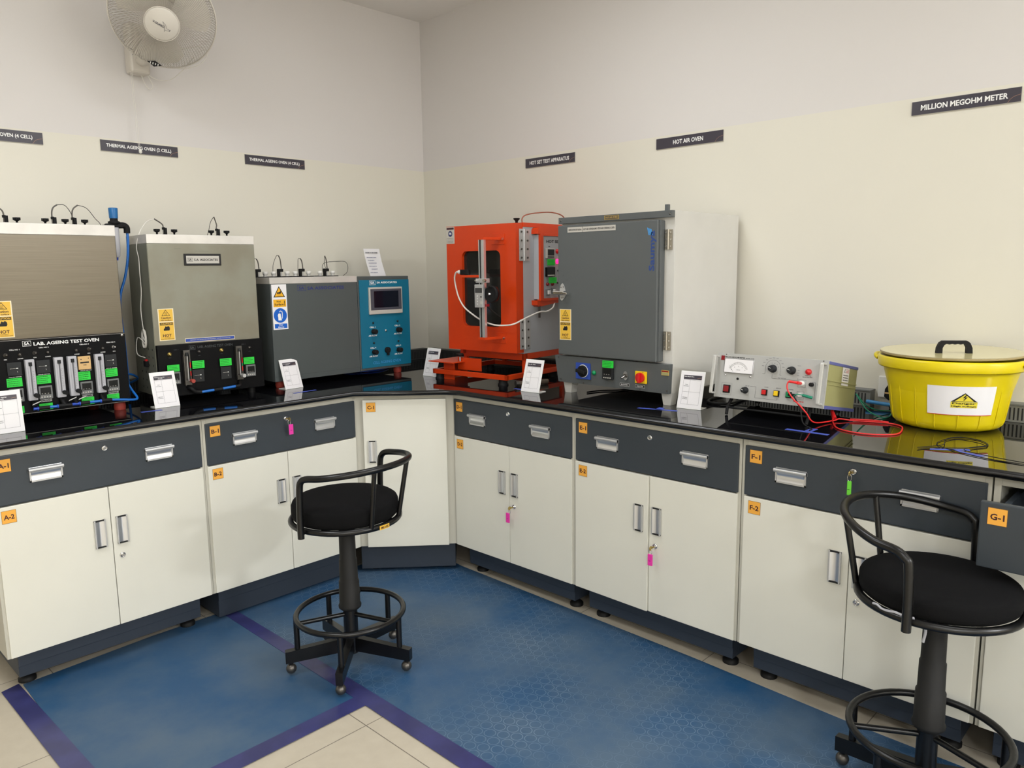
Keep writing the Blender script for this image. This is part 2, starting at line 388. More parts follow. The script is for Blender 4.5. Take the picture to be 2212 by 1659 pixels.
# ------------------------------------------------------------------ worktop
D = 0.7867
def worktop():
    e = D + 0.041; z0, z1 = 0.9085, ZT; r = 0.0115
    out = [(-2.66, -e), (-1.150, -e), (-0.868, -1.132), (-e, -1.19), (-e, -7.0)]
    out = [(-2.66, -e), (-1.165, -e), (-0.862, -1.128 - 0.0), (-e, -1.19), (-e, -7.0)]
    # front outline, left to right
    norm = []
    segs = [Vector((b[0] - a[0], b[1] - a[1])).normalized() for a, b in zip(out, out[1:])]
    for i in range(len(out)):
        if i == 0: t = segs[0]
        elif i == len(out) - 1: t = segs[-1]
        else: t = (segs[i - 1] + segs[i]).normalized()
        norm.append(Vector((t.y, -t.x)))
    prof = [(0, z1)] + [(r * math.sin(PI * k / 8), (z0 + z1) / 2 + (z1 - z0) / 2 * math.cos(PI * k / 8)) for k in range(1, 8)] + [(0, z0)]
    mb = MB(); V = []; F = []; n = len(out); k = len(prof)
    for j, (d, z) in enumerate(prof):
        for i in range(n): V.append((out[i][0] + norm[i].x * (d - r), out[i][1] + norm[i].y * (d - r), z))
    for j in range(k - 1):
        for i in range(n - 1): F.append((j * n + i, (j + 1) * n + i, (j + 1) * n + i + 1, j * n + i + 1))
    mb.add(V, F, 'granite_edge', True)
    top = [V[i][:2] for i in range(n)] + [(-0.002, -7.0), (-0.002, -0.002), (-2.66, -0.002)]
    m = len(top)
    mb.add([(x, y, z1) for x, y in top], [tuple(range(m))], 'granite'); mb.add([(x, y, z0) for x, y in top], [tuple(range(m))[::-1]], 'granite')
    mb.box(-2.6605, -2.66, -e + r, -0.002, z0, z1, 'granite')
    o = mb.build('worktop'); tag(o, 'polished black granite worktop running around the corner over the cabinets', 'countertop')
worktop()

# ------------------------------------------------------------------ base cabinets
def pull_h(parent, x, z, wd=0.105, h=0.052):
    mb = MB(); y = -0.0005
    mb.box(x, x + wd, y - 0.003, y, z - h, z, 'alu', 0.001)
    V = []; F = []; K = 8; zt = z - 0.013; zb = z - h + 0.006
    for i in range(K + 1):
        a = PI * i / K; V += [(x + 0.006, y - 0.0035 - 0.010 * (1 - math.sin(a)) * (1 if i < K / 2 else 0.45), zt + (zb - zt) * i / K), (x + wd - 0.006, y - 0.0035 - 0.010 * (1 - math.sin(a)) * (1 if i < K / 2 else 0.45), zt + (zb - zt) * i / K)]
    for i in range(K): F.append((2 * i, 2 * i + 2, 2 * i + 3, 2 * i + 1))
    mb.add(V, F, 'alu', True)
    mb.cyl((x - 0.003, y - 0.011, z - 0.008), (x + wd + 0.003, y - 0.011, z - 0.008), 0.0065, 'alu_satin', 12)
    mb.box(x - 0.003, x + 0.004, y - 0.013, y, z - 0.015, z - 0.003, 'alu_satin'); mb.box(x + wd - 0.004, x + wd + 0.003, y - 0.013, y, z - 0.015, z - 0.003, 'alu_satin')
    mb.box(x, x + wd, y - 0.007, y - 0.003, z - h, z - h + 0.006, 'alu_satin')
    for xx in (x, x + wd - 0.005): mb.box(xx, xx + 0.005, y - 0.007, y - 0.003, z - h, z - 0.012, 'alu_satin')
    return mb.build('handle', parent)
def pull_v(parent, x, z, wd=0.040, h=0.108, side=1):
    mb = MB(); y = -0.0005
    mb.box(x, x + wd, y - 0.003, y, z - h, z, 'alu_satin', 0.001)
    V = []; F = []; K = 8; x0 = x + 0.004; x1 = x + wd - 0.004
    for i in range(K + 1):
        a = PI * i / K; yy = y - 0.0035 - 0.006 * (1 - math.sin(a)); xx = x0 + (x1 - x0) * i / K
        V += [(xx, yy, z - h + 0.006), (xx, yy, z - 0.006)]
    for i in range(K): F.append((2 * i, 2 * i + 2, 2 * i + 3, 2 * i + 1))
    mb.add(V, F, 'alu', True)
    for xx in (x, x + wd - 0.005): mb.box(xx, xx + 0.005, y - 0.010, y - 0.003, z - h, z, 'alu_satin', 0.001)
    mb.box(x, x + wd, y - 0.007, y - 0.003, z - h, z - h + 0.005, 'slot_dark'); mb.box(x, x + wd, y - 0.007, y - 0.003, z - 0.005, z, 'slot_dark')
    return mb.build('handle', parent)
def lock(parent, x, z, y=0.0, key=True):
    mb = MB(); mb.lathe([(0.011, 0), (0.011, 0.002), (0.009, 0.005), (0.0075, 0.005), (0.007, 0.002), (0.0045, 0.002), (0.0045, 0.007), (0.0035, 0.008)], 'chrome', 20, (x, y, z), (0, -1, 0))
    mb.rect(x - 0.0028, x + 0.0028, z - 0.0008, z + 0.0008, y - 0.0083, 'black_print'); return mb.build('lock', parent)
def code_tag(parent, t, x, z, sx=0.045, sz=0.046, y=-0.0004):
    mb = MB(); mb.box(x, x + sx, y - 0.0004, y, z - sz, z, 'orange_tag')
    for q in ((x, x + 0.0008, z - sz, z), (x + sx - 0.0008, x + sx, z - sz, z), (x, x + sx, z - 0.0008, z), (x, x + sx, z - sz, z - sz + 0.0008)): mb.rect(*q, y - 0.0005, 'maroon_print')
    mb.text(t, x + sx * 0.14, x + sx * 0.86, z - sz * 0.70, z - sz * 0.33, y - 0.0007, 'maroon_print')
    return mb.build('code_label', parent)
def plinth(parent, x0, x1, feet=True, zb=0.045, fz=0.0002):
    mb = MB(); mb.box(x0, x1, 0.060, 0.70, zb, 0.149, 'plinth'); mb.box(x0, x1, 0.056, 0.066, 0.085, 0.149, 'plinth', 0.003); mb.build('plinth', parent)
    if feet:
        for x in (x0 + 0.035, x1 - 0.035):
            for y in (0.115, 0.62):
                MB().lathe([(0.030, 0), (0.030, 0.012), (0.018, 0.022), (0.008, 0.024), (0.008, 0.052)], 'black_rubber', 20, (x, y, fz)).build('levelling_foot', parent)
PITCH = 0.7519; W = 0.733
def cabinet(letter, loc, rz, label, drawer_open=0.0, tags=True, ajar=False, locks=True):
    t = thing('base_cabinet', label, 'cabinet', loc, rz)
    mb = MB(); a, b_ = -0.0105, W + 0.0095
    # carcass as open box: sides, back, bottom, top rail
    mb.box(a, a + 0.0175, 0.006, 0.74, 0.149, 0.908, 'cream_frame', 0.001); mb.box(b_ - 0.0175, b_, 0.006, 0.74, 0.149, 0.908, 'cream_frame', 0.001)
    mb.box(a + 0.0175, b_ - 0.0175, 0.72, 0.74, 0.149, 0.908, 'cream_frame'); mb.box(a + 0.0175, b_ - 0.0175, 0.02, 0.72, 0.149, 0.165, 'cream_frame')
    mb.box(a + 0.0175, b_ - 0.0175, 0.006, 0.04, 0.880, 0.908, 'cream_frame', 0.001); mb.box(a + 0.0175, b_ - 0.0175, 0.02, 0.72, 0.690, 0.700, 'cream_frame')
    mb.build('carcass', t); plinth(t, 0.03, W - 0.03, True, 0.012 if letter == 'B' else 0.045, 0.0034 if letter in 'AB' else 0.0002)
    for i, (x0, x1) in enumerate(((0.0, W / 2 - 0.0012), (W / 2 + 0.0012, W))):
        d = MB(); d.box(x0, x1, 0.0, 0.018, 0.150, 0.7000, 'white_paint', 0.0022); do = d.build('door', t)
        if ajar and i == 0:
            do.location.y = -0.0; do.rotation_euler.z = math.radians(-1.1)
        pull_v(do, W / 2 - 0.062 if i == 0 else W / 2 + 0.016, 0.581)
        if i == 1 and locks: lock(do, W / 2 + 0.030, 0.425)
        if i == 0 and tags: code_tag(do, letter + '-2', 0.018, 0.687)
    d = MB(); d.box(0, W, 0.0, 0.018, 0.7045, 0.8815, 'slate', 0.0035); 
    if drawer_open:
        d.box(0.03, 0.045, 0.018, 0.45, 0.72, 0.85, 'slate'); d.box(W - 0.045, W - 0.03, 0.018, 0.45, 0.72, 0.85, 'slate'); d.box(0.03, W - 0.03, 0.44, 0.45, 0.72, 0.85, 'slate'); d.box(0.03, W - 0.03, 0.018, 0.45, 0.72, 0.725, 'slate')
    do = d.build('drawer', t); do.location.y = -drawer_open
    pull_h(do, 0.114, 0.824); pull_h(do, 0.510, 0.824)
    lock(do, W / 2, 0.851); 
    if tags: code_tag(do, letter + '-1', 0.018, 0.869)
    return t
cabA = cabinet('A', (-2.6184, -D, 0), 0, 'white base cabinet with tags A-1 and A-2 at the left end of the bench')
cabB = cabinet('B', (-1.8642, -D, 0), 0, 'white base cabinet tagged B-1 and B-2 behind the left stool')
cabD = cabinet('D', (-D, -1.1105, 0), -90, 'white base cabinet tagged D-1 and D-2, just right of the corner unit')
cabE = cabinet('E', (-D, -1.8645, 0), -90, 'white base cabinet tagged E-1 and E-2 with a slightly ajar left door', ajar=True)
cabF = cabinet('F', (-D, -2.6210, 0), -90, 'white base cabinet tagged F-1 and F-2 behind the right stool')
cabG = cabinet('G', (-D, -3.3790, 0), -90, 'white base cabinet at the right edge with drawer G-1 pulled open', drawer_open=0.195)
# corner unit, front set at an angle across the corner
P0 = Vector((-1.1195, -0.7867)); P1 = Vector((-0.7867, -1.0985)); ang = math.degrees(math.atan2(P1.y - P0.y, P1.x - P0.x)); LEN = (P1 - P0).length
t = thing('corner_cabinet', 'single-door white corner cabinet tagged C-1 set diagonally under the worktop', 'cabinet', (P0.x, P0.y, 0), ang)
mb = MB()
mb.box(-0.0075, 0.032, 0.004, 0.03, 0.149, 0.908, 'cream_frame', 0.001); mb.box(LEN - 0.032, LEN + 0.0075, 0.004, 0.03, 0.149, 0.908, 'cream_frame', 0.001)
mb.box(0.032, LEN - 0.032, 0.004, 0.03, 0.880, 0.908, 'cream_frame', 0.001); mb.box(0.032, LEN - 0.032, 0.012, 0.03, 0.149, 0.88, 'cream_frame')
mb.build('carcass', t)
d = MB(); d.box(0.029, LEN - 0.029, -0.016, 0.002, 0.150, 0.884, 'white_paint', 0.0022); do = d.build('door', t)
for f, a in ((pull_v, (0.050, 0.686)), (lock, (0.062, 0.519)), (code_tag, ('C-1', 0.046, 0.872))):
    o = f(do, *a); o.location.y = -0.016
mb = MB(); mb.box(-0.012, LEN + 0.0, 0.030, 0.30, 0.022, 0.149, 'plinth', 0.003); mb.build('plinth', t)
for x in (0.05, LEN - 0.05): MB().lathe([(0.028, 0), (0.028, 0.012), (0.018, 0.022), (0.008, 0.024), (0.008, 0.052)], 'black_rubber', 20, (x, 0.10, 0.0034)).build('levelling_foot', t)

# keys hanging in the locks
def key_set(loc, rz, label, tagm, ring=True, lean=0.0):
    t = thing('key_set', label, 'key', loc, rz)
    mb = MB(); mb.box(-0.001, 0.001, -0.026, -0.008, -0.003, 0.003, 'brass'); mb.lathe([(0.009, -0.001), (0.009, 0.001)], 'brass', 16, (0, -0.031, 0), (1, 0, 0)); mb.build('key', t)
    mb = MB(); mb.tube([(0.002 + 0.010 * math.cos(a) * 0.6 - 0.003, -0.030, -0.014 + 0.012 * math.sin(a)) for a in [2 * PI * k / 12 for k in range(12)]], 0.0009, 'chrome', 6, True, 3); mb.build('key_ring', t)
    mb = MB(); hw = 0.0065 if tagm == 'green_tag' else 0.0105; mb.box(-hw + lean, hw + lean, -0.033, -0.028, -0.070, -0.024, tagm, 0.002); 
    mb.scrib(-0.004 + lean, 0.003 + lean, -0.052, 0.002, -0.0335, 'black_print'); mb.build('key_tag', t)
key_set((-1.8642 + W / 2, -D, 0.851), 0, 'keys with pink tag in the lock of drawer B-1', 'pink_tag', False, 0.006)
key_set((-D, -1.1105 - W / 2 - 0.030, 0.425), -90, 'keys with pink tag in the door lock of cabinet D-2', 'pink_tag', False, -0.012)
key_set((-D, -1.8645 - W / 2 - 0.030, 0.425), -90, 'keys with pink tag in the door lock of cabinet E-2', 'pink_tag', False, -0.002)
key_set((-D, -2.6210 - W / 2, 0.851), -90, 'keys with green tag in the lock of drawer F-1', 'green_tag', False, 0.0)

# ------------------------------------------------------------------ bar stools
SEAT_Z = 0.588
def make_stool(loc, base_deg, back_deg, label, sticker, lever, dz=0.0, ch=1.0):
    SEAT_Z = 0.588 + dz
    t = thing('bar_stool', label, 'stool', loc)
    # star base
    for k in range(5):
        a = math.radians(base_deg + 72 * k); ca, sa = math.cos(a), math.sin(a)
        mb = MB(); mb.T = Matrix.Rotation(a, 4, 'Z')
        mb.add([(0.0, -0.013, 0.060), (0.245, -0.013, 0.048), (0.245, 0.013, 0.048), (0.0, 0.013, 0.060), (0.0, -0.013, 0.115), (0.245, -0.013, 0.093), (0.245, 0.013, 0.093), (0.0, 0.013, 0.115)],
               [(0, 3, 2, 1), (4, 5, 6, 7), (0, 1, 5, 4), (1, 2, 6, 5), (2, 3, 7, 6), (3, 0, 4, 7)], 'black_paint')
        leg = mb.build('leg', t)
        mb = MB(); mb.T = Matrix.Rotation(a, 4, 'Z'); mb.ball((0.226, 0, 0.0228), 0.0195, 'dark_steel'); mb.cyl((0.226, 0, 0.036), (0.226, 0, 0.05), 0.008, 'black_paint', 10); mb.build('ball_foot', leg)
        mb = MB(); mb.cyl((0.200 * ca, 0.200 * sa, 0.09), (0.2 * ca, 0.2 * sa, 0.208), 0.0105, 'black_paint', 12); mb.build('ring_post', t)
    # column
    mb = MB(); mb.lathe([(0.027, 0.05), (0.027, 0.24)], 'black_paint', 28); mb.lathe([(0.033, 0.224), (0.042, 0.232), (0.043, 0.240), (0.039, 0.248), (0.038, 0.335), (0.0345, 0.337), (0.0335, 0.42), (0.031, 0.423), (0.030, 0.52), (0.030, 0.578 + dz)], 'column_plastic', 28); mb.build('column', t)
    # foot ring with spokes
    mb = MB(); mb.tube([(0.200 * math.cos(a), 0.200 * math.sin(a), 0.213) for a in [2 * PI * k / 24 for k in range(24)]], 0.0105, 'black_paint', 10, True, 2)
    for k in range(3):
        a = math.radians(base_deg + 36 + 120 * k); mb.cyl((0.025 * math.cos(a), 0.025 * math.sin(a), 0.205), (0.197 * math.cos(a), 0.197 * math.sin(a), 0.213), 0.0085, 'black_paint', 10)
    mb.build('foot_ring', t)
    # seat
    mb = MB(); mb.tube([(0.198 * math.cos(a), 0.198 * math.sin(a), SEAT_Z) for a in [2 * PI * k / 24 for k in range(24)]], 0.0110, 'black_paint', 10, True, 2)
    for k in range(2):
        a = math.radians(base_deg + 20 + 90 * k); mb.cyl((-0.19 * math.cos(a), -0.19 * math.sin(a), SEAT_Z - 0.004), (0.19 * math.cos(a), 0.19 * math.sin(a), SEAT_Z - 0.004), 0.010, 'black_paint', 10)
    mb.lathe([(0.06, SEAT_Z - 0.018), (0.06, SEAT_Z - 0.012)], 'black_paint', 24); mb.build('seat_ring', t)
    mb = MB(); mb.lathe([(r_, SEAT_Z + 0.004 + h_ * ch) for r_, h_ in ((0.0001, 0), (0.172, 0), (0.185, 0.003), (0.1925, 0.011), (0.1955, 0.026), (0.1950, 0.054), (0.1905, 0.065), (0.180, 0.0725), (0.155, 0.078), (0.10, 0.082), (0.0001, 0.084))], 'stool_fabric', 56)
    mb.build('seat_cushion', t)
    # back hoop
    P = []
    def pt(off, r, z): a = math.radians(back_deg + off); return (r * math.cos(a), r * math.sin(a), z)
    P.append(pt(-93, 0.222, SEAT_Z - 0.020)); P.append(pt(-93, 0.222, SEAT_Z + 0.06)); P.append(pt(-92, 0.222, SEAT_Z + 0.150)); P.append(pt(-90, 0.223, 0.771)); P.append(pt(-84, 0.224, 0.786))
    for o in range(-70, 71, 14): P.append(pt(o, 0.225 + 0.018 * math.cos(math.radians(o)), 0.790 + (0.024 + 0.8 * dz) * math.cos(math.radians(o * 1.2))))
    P.append(pt(84, 0.224, 0.786)); P.append(pt(90, 0.223, 0.771)); P.append(pt(92, 0.222, SEAT_Z + 0.150)); P.append(pt(93, 0.222, SEAT_Z + 0.06)); P.append(pt(93, 0.222, SEAT_Z - 0.020))
    mb = MB(); mb.tube(P, 0.0118, 'black_paint', 12, False, 4)
    for s_ in (-1, 1): mb.cyl(pt(93 * s_, 0.196, SEAT_Z), pt(93 * s_, 0.222, SEAT_Z), 0.009, 'black_paint', 10)
    mb.build('backrest_rail', t)
    for o in (-23, 23):
        mb = MB(); mb.cyl(pt(o, 0.200, SEAT_Z), pt(o, 0.239, 0.808 + 0.7 * dz), 0.0088, 'black_paint', 10); mb.build('backrest_post', t)
    if sticker:
        mb = MB(); a0 = math.radians(-62)
        mb.T = Matrix.Translation((0, 0, SEAT_Z)) @ Matrix.Rotation(math.radians(338), 4, 'Z')
        V = []; F = []
        for i in range(7):
            a = -0.11 + 0.22 * i / 6 - PI / 2 + math.radians(28)
            for dz in (-0.0078, 0.0078): V.append((0.2105 * math.cos(a), 0.2105 * math.sin(a), dz))
        for i in range(6): F.append((2 * i, 2 * i + 2, 2 * i + 3, 2 * i + 1))
        mb.add(V, F, 'yellow_label', True); 
        mb.T = mb.T @ Matrix.Rotation(math.radians(28), 4, 'Z')
        mb.text('ML3-ES', -0.017, 0.017, -0.0045, 0.004, -0.2113, 'maroon_print'); mb.build('code_sticker', t)
    if lever:
        mb = MB(); a = math.radians(165); mb.tube([(0.0, 0, SEAT_Z - 0.03), (0.06 * math.cos(a), 0.06 * math.sin(a), SEAT_Z - 0.035)], 0.005, 'black_paint', 8, False, 0)
        mb.lathe([(0.024, -0.004), (0.026, 0), (0.024, 0.004)], 'column_plastic', 20, (0.062 * math.cos(a), 0.062 * math.sin(a), SEAT_Z - 0.042), (math.cos(a), math.sin(a), 0.2)); mb.build('height_lever', t)
        mb = MB(); x, y = 0.072 * math.cos(math.radians(172)), 0.072 * math.sin(math.radians(172))
        mb.tube([(x, y, SEAT_Z - 0.02), (x - 0.008, y - 0.004, SEAT_Z - 0.05), (x + 0.003, y - 0.004, SEAT_Z - 0.075), (x + 0.001, y, SEAT_Z - 0.105)], 0.004, 'clear_acrylic', 6, False, 4); mb.build('plastic_strip', t)
        mb = MB(); mb.tube([(0.2035 * math.cos(math.radians(q)), 0.2035 * math.sin(math.radians(q)), SEAT_Z + 0.008 + random.uniform(-0.002, 0.005)) for q in range(148, 184, 4)], 0.0035, 'clear_acrylic', 6, False, 2); mb.build('plastic_wrap', t)
    return t
make_stool((-1.6624, -1.4750, 0.0042), 9, 285, 'round black bar stool with low tubular backrest on the left, near cabinets B and C', True, False)
make_stool((-1.024, -3.3060, 0.0032), 88, 84, 'round black bar stool on the right in front of cabinet F, cut by the frame', False, True, 0.016, 0.80)
# loose parts rest on the mats
exec_after = []

# ------------------------------------------------------------------ shared prints
def hot_sticker(mb, x, zt, wd=0.066, h=0.138, y=-0.0006):
    k = wd / 0.066
    mb.box(x, x + wd, y - 0.0003, y + 0.0004, zt - h, zt, 'pale_border'); y -= 0.0005
    zs = zt - h * 0.41
    mb.rect(x + 0.004 * k, x + wd - 0.004 * k, zs + 0.002, zt - 0.003, y, 'yellow_label'); mb.rect(x + 0.003 * k, x + wd - 0.003 * k, zt - h + 0.003, zs - 0.002, y, 'yellow_label')
    y -= 0.0002; cx = x + wd / 2
    mb.poly([(cx - 0.018 * k, zt - 0.031), (cx + 0.018 * k, zt - 0.031), (cx, zt - 0.004)], y, 'black_print'); mb.poly([(cx - 0.0145 * k, zt - 0.029), (cx + 0.0145 * k, zt - 0.029), (cx, zt - 0.0075)], y - 0.0002, 'yellow_label')
    for dx in (-0.004, 0, 0.004): mb.line([(cx + dx * k, zt - 0.026), (cx + dx * k + 0.0012, zt - 0.023), (cx + dx * k - 0.0008, zt - 0.019), (cx + dx * k + 0.001, zt - 0.0155)], 0.0011, y - 0.0004, 'black_print')
    mb.line([(cx - 0.006 * k, zt - 0.0275), (cx + 0.006 * k, zt - 0.0275)], 0.001, y - 0.0004, 'black_print')
    mb.text('Caution', cx - 0.021 * k, cx + 0.021 * k, zt - 0.0435, zt - 0.0345, y, 'maroon_print'); mb.text('Hot surface', cx - 0.022 * k, cx + 0.022 * k, zt - 0.0525, zt - 0.047, y, 'maroon_print')
    mb.rect(x + 0.006 * k, x + wd - 0.006 * k, zs - 0.0145, zs - 0.0035, y, 'black_print'); mb.text('CAUTION', x + 0.009 * k, x + wd - 0.009 * k, zs - 0.0125, zs - 0.0055, y - 0.0003, 'yellow_label')
    zc = zs - 0.028
    mb.poly([(cx - 0.013 * k, zc - 0.010), (cx + 0.010 * k, zc - 0.010), (cx + 0.013 * k, zc - 0.004), (cx + 0.012 * k, zc + 0.005), (cx + 0.006 * k, zc + 0.010), (cx + 0.001 * k, zc + 0.006), (cx - 0.006 * k, zc + 0.009), (cx - 0.008 * k, zc + 0.002), (cx - 0.013 * k, zc - 0.003)], y, 'black_print')
    mb.text('HOT', cx - 0.018 * k, cx + 0.018 * k, zt - h + 0.016, zt - h + 0.0285, y, 'maroon_print'); mb.text('CONTENT', cx - 0.013 * k, cx + 0.013 * k, zt - h + 0.0105, zt - h + 0.0135, y, 'maroon_print'); mb.text('DO NOT TOUCH WITHOUT GLOVES', cx - 0.027 * k, cx + 0.027 * k, zt - h + 0.0055, zt - h + 0.0085, y, 'maroon_print')
def sa_logo(mb, x0, x1, z0, z1, y, m, bg=None):
    n = 7; wd = (x1 - x0); h = z1 - z0; t_ = h * 0.07
    if bg: mb.rect(x0 + t_, x1 - t_, z0 + t_, z1 - t_, y + 0.0001, bg)
    for i in range(n):
        a = x0 + wd * i / n; mb.rect(a, a + wd / n * 0.75, z1 - t_, z1 + t_ * 0.4, y, m); mb.rect(a, a + wd / n * 0.75, z0 - t_ * 0.4, z0 + t_, y, m)
    for i in range(5):
        a = z0 + h * i / 5; mb.rect(x0, x0 + t_, a, a + h / 5 * 0.75, y, m); mb.rect(x1 - t_, x1, a, a + h / 5 * 0.75, y, m)
    mb.text('SA', x0 + wd * 0.17, x1 - wd * 0.17, z0 + h * 0.2, z1 - h * 0.2, y, m)
def green_label(mb, x0, x1, z0, z1, y):
    mb.box(x0, x1, y, y + 0.0006, z0, z1, 'green_label'); n = 4; h = (z1 - z0)
    for i in range(n): mb.scrib(x0 + 0.003, x1 - 0.004 - random.random() * 0.01, z0 + h * (0.14 + 0.22 * i), h * 0.075, y - 0.0003, 'green_ink')
def mod(parent, name, x0, x1, z0, z1, y, face='module_dark', inner=None, dep=0.012):
    mb = MB(); mb.box(x0, x1, y - dep, y, z0, z1, face, 0.0015)
    if inner:
        w_ = x1 - x0; h = z1 - z0
        mb.rect(x0 + w_ * 0.12, x1 - w_ * 0.12, z0 + h * 0.33, z1 - h * 0.12, y - dep - 0.0002, inner)
        for i in range(4): mb.rect(x0 + w_ * (0.13 + 0.2 * i), x0 + w_ * (0.24 + 0.2 * i), z0 + h * 0.10, z0 + h * 0.20, y - dep - 0.0002, 'sign_edge')
        for i in range(3): mb.rect(x0 + w_ * (0.18 + 0.22 * i), x0 + w_ * (0.28 + 0.22 * i), z0 + h * 0.40, z0 + h * 0.43, y - dep - 0.0004, 'sign_edge')
    return mb.build(name, parent)
def hour_meter(parent, x0, x1, z0, z1, y):
    mb = MB(); mb.box(x0, x1, y - 0.008, y, z0, z1, 'module_dark', 0.0015); w_ = x1 - x0; h = z1 - z0; yy = y - 0.0083
    mb.rect(x0 + w_ * 0.15, x0 + w_ * 0.86, z0 + h * 0.50, z0 + h * 0.60, yy, 'module_black'); mb.scrib(x0 + w_ * 0.17, x0 + w_ * 0.62, z0 + h * 0.53, h * 0.03, yy - 0.0002, 'sign_edge'); mb.rect(x0 + w_ * 0.62, x0 + w_ * 0.75, z0 + h * 0.52, z0 + h * 0.58, yy - 0.0002, 'sign_white')
    mb.text('h', x0 + w_ * 0.66, x0 + w_ * 0.71, z0 + h * 0.24, z0 + h * 0.36, yy, 'sign_edge'); return mb.build('hour_meter', parent)
def flow_meter(parent, x0, x1, z0, z1, y, body='clear_acrylic', knobm='black_matte', marks=True, kx=0.6):
    mb = MB(); w_ = x1 - x0; h = z1 - z0; cx = (x0 + x1) / 2
    if body == 'clear_acrylic': mb.box(x0, x1, y - 0.022, y - 0.001, z0, z1, body, 0.003)
    else:
        mb.box(x0, x1, y - 0.006, y - 0.001, z0, z1, 'dark_steel', 0.001); mb.box(x0, x0 + 0.004, y - 0.02, y - 0.006, z0, z1, 'dark_steel'); mb.box(x1 - 0.004, x1, y - 0.02, y - 0.006, z0, z1, 'dark_steel')
        mb.box(x0, x1, y - 0.02, y - 0.006, z1 - 0.02, z1, 'dark_steel', 0.002); mb.box(x0, x1, y - 0.02, y - 0.006, z0, z0 + 0.02, 'dark_steel', 0.002)
    fm = mb.build('flow_meter', parent)
    mb = MB(); mb.cyl((cx, y - 0.0235, z0 + 0.02), (cx, y - 0.0235, z1 - 0.025), 0.0022, 'grey_print' if marks else 'alu_satin', 8)
    mb.cyl((cx, y - 0.023, z1 - 0.024), (cx, y - 0.023, z1 - 0.010), 0.006, 'module_dark', 12)
    if marks:
        for i in range(12): mb.rect(cx + 0.005, cx + (0.010 if i % 2 else 0.008), z0 + 0.04 + i * (h - 0.08) / 12, z0 + 0.0405 + i * (h - 0.08) / 12 + 0.0006, y - 0.0225, 'grey_print')
        mb.rect(cx - 0.009, cx - 0.0083, z0 + 0.03, z1 - 0.03, y - 0.0225, 'grey_print')
    else:
        mb.rect(x1 - 0.004, x1, z0 + 0.04, z0 + 0.1, y - 0.0203, 'red_plastic'); mb.rect(x1 - 0.004, x1, z0 + 0.062, z0 + 0.075, y - 0.0206, 'green_plastic')
    mb.build('sight_tube', fm)
    mb = MB(); c = (x0 + w_ * kx, y - 0.021, z0 + 0.020); mb.cyl(c, (c[0], c[1] - 0.007, c[2]), 0.0075, 'chrome', 14); mb.cyl((c[0], c[1] - 0.007, c[2]), (c[0], c[1] - 0.03, c[2]), 0.0085, knobm, 14); mb.build('valve_knob', fm)
    return fm
def hand_knob(mb, x, y, z, m='black_matte', r=0.0135):
    mb.lathe([(0.004, 0), (0.004, 0.010), (0.008, 0.012), (r * 0.8, 0.014)], m, 16, (x, y, z))
    V = []; n = 30
    pr = [(r * (1.0 if (i % 5) < 3 else 0.78)) for i in range(n)]
    P = [(x + pr[i] * math.cos(2 * PI * i / n), y + pr[i] * math.sin(2 * PI * i / n)) for i in range(n)]; mb.slab(P, z + 0.014, z + 0.024, m)
def probe_set(parent, x, y, z, loop, half=0.065, knobs=(-0.037, 0.035), wire='black_rubber', rod=True):
    """black cell cover with two hand knobs, a bracket and a bent probe with wire"""
    mb = MB(); mb.lathe([(half, 0), (half, 0.003)], 'black_matte', 28, (x, y, z), sy=0.8); cv = mb.build('cell_cover', parent)
    for kx in knobs:
        mb = MB(); hand_knob(mb, x + kx, y - 0.02, z + 0.003); mb.build('hand_knob', cv)
    mb = MB(); mb.box(x - 0.009, x + 0.009, y - 0.012, y + 0.006, z + 0.003, z + 0.006, 'black_matte'); mb.box(x - 0.002, x + 0.009, y - 0.012, y + 0.006, z + 0.003, z + 0.034, 'black_matte', 0.001); mb.box(x - 0.008, x + 0.002, y - 0.010, y + 0.004, z + 0.026, z + 0.036, 'black_matte', 0.001); mb.build('bracket', cv)
    mb = MB(); mb.tube([(x - 0.004, y - 0.003, z + 0.003)] + [(x + a, y - 0.003, z + b_) for a, b_ in loop], 0.0028, 'dark_steel', 8, False, 5); mb.build('probe', cv)
    return cv

# ------------------------------------------------------------------ oven A: stainless, 4 cells
t = thing('ageing_oven', 'tall stainless steel ageing test oven with black control panel at the left end', 'oven', (-2.50, -0.48, ZT), 0)
z = lambda v: v - ZT
mb = MB(); mb.box(0, 0.46, 0.0, 0.40, z(0.972), z(1.648), 'stainless', 0.002); mb.build('body', t)
mb = MB(); mb.box(-0.001, 0.461, -0.001, 0.401, z(1.648), z(1.690), 'lid_alu', 0.0015); mb.build('top_plate', t)
mb = MB(); hot_sticker(mb, 0.004, z(1.401), 0.067, 0.137, -0.0008); mb.build('warning_sticker', t)
mb = MB(); mb.box(-0.002, 0.457, -0.022, 0.0, z(0.969), z(1.256), 'panel_black', 0.002)
y = -0.0225
sa_logo(mb, 0.087, 0.116, z(1.229), z(1.248), y, 'sign_white')
mb.text('LAB. AGEING TEST OVEN', 0.124, 0.356, z(1.229), z(1.242), y, 'sign_white')
mb.line([(0, z(1.2535)), (0.455, z(1.2535))], 0.001, y, 'sign_edge'); mb.line([(0, z(0.972)), (0.455, z(0.972))], 0.001, y, 'sign_edge')
for i, (x, zz) in enumerate(((0.042, 1.216), (0.140, 1.2175), (0.283, 1.2185), (0.382, 1.219))): mb.text('CELL NO ' + '1234'[i], x, x + 0.034, z(zz), z(zz + 0.0045), y, 'sign_white')
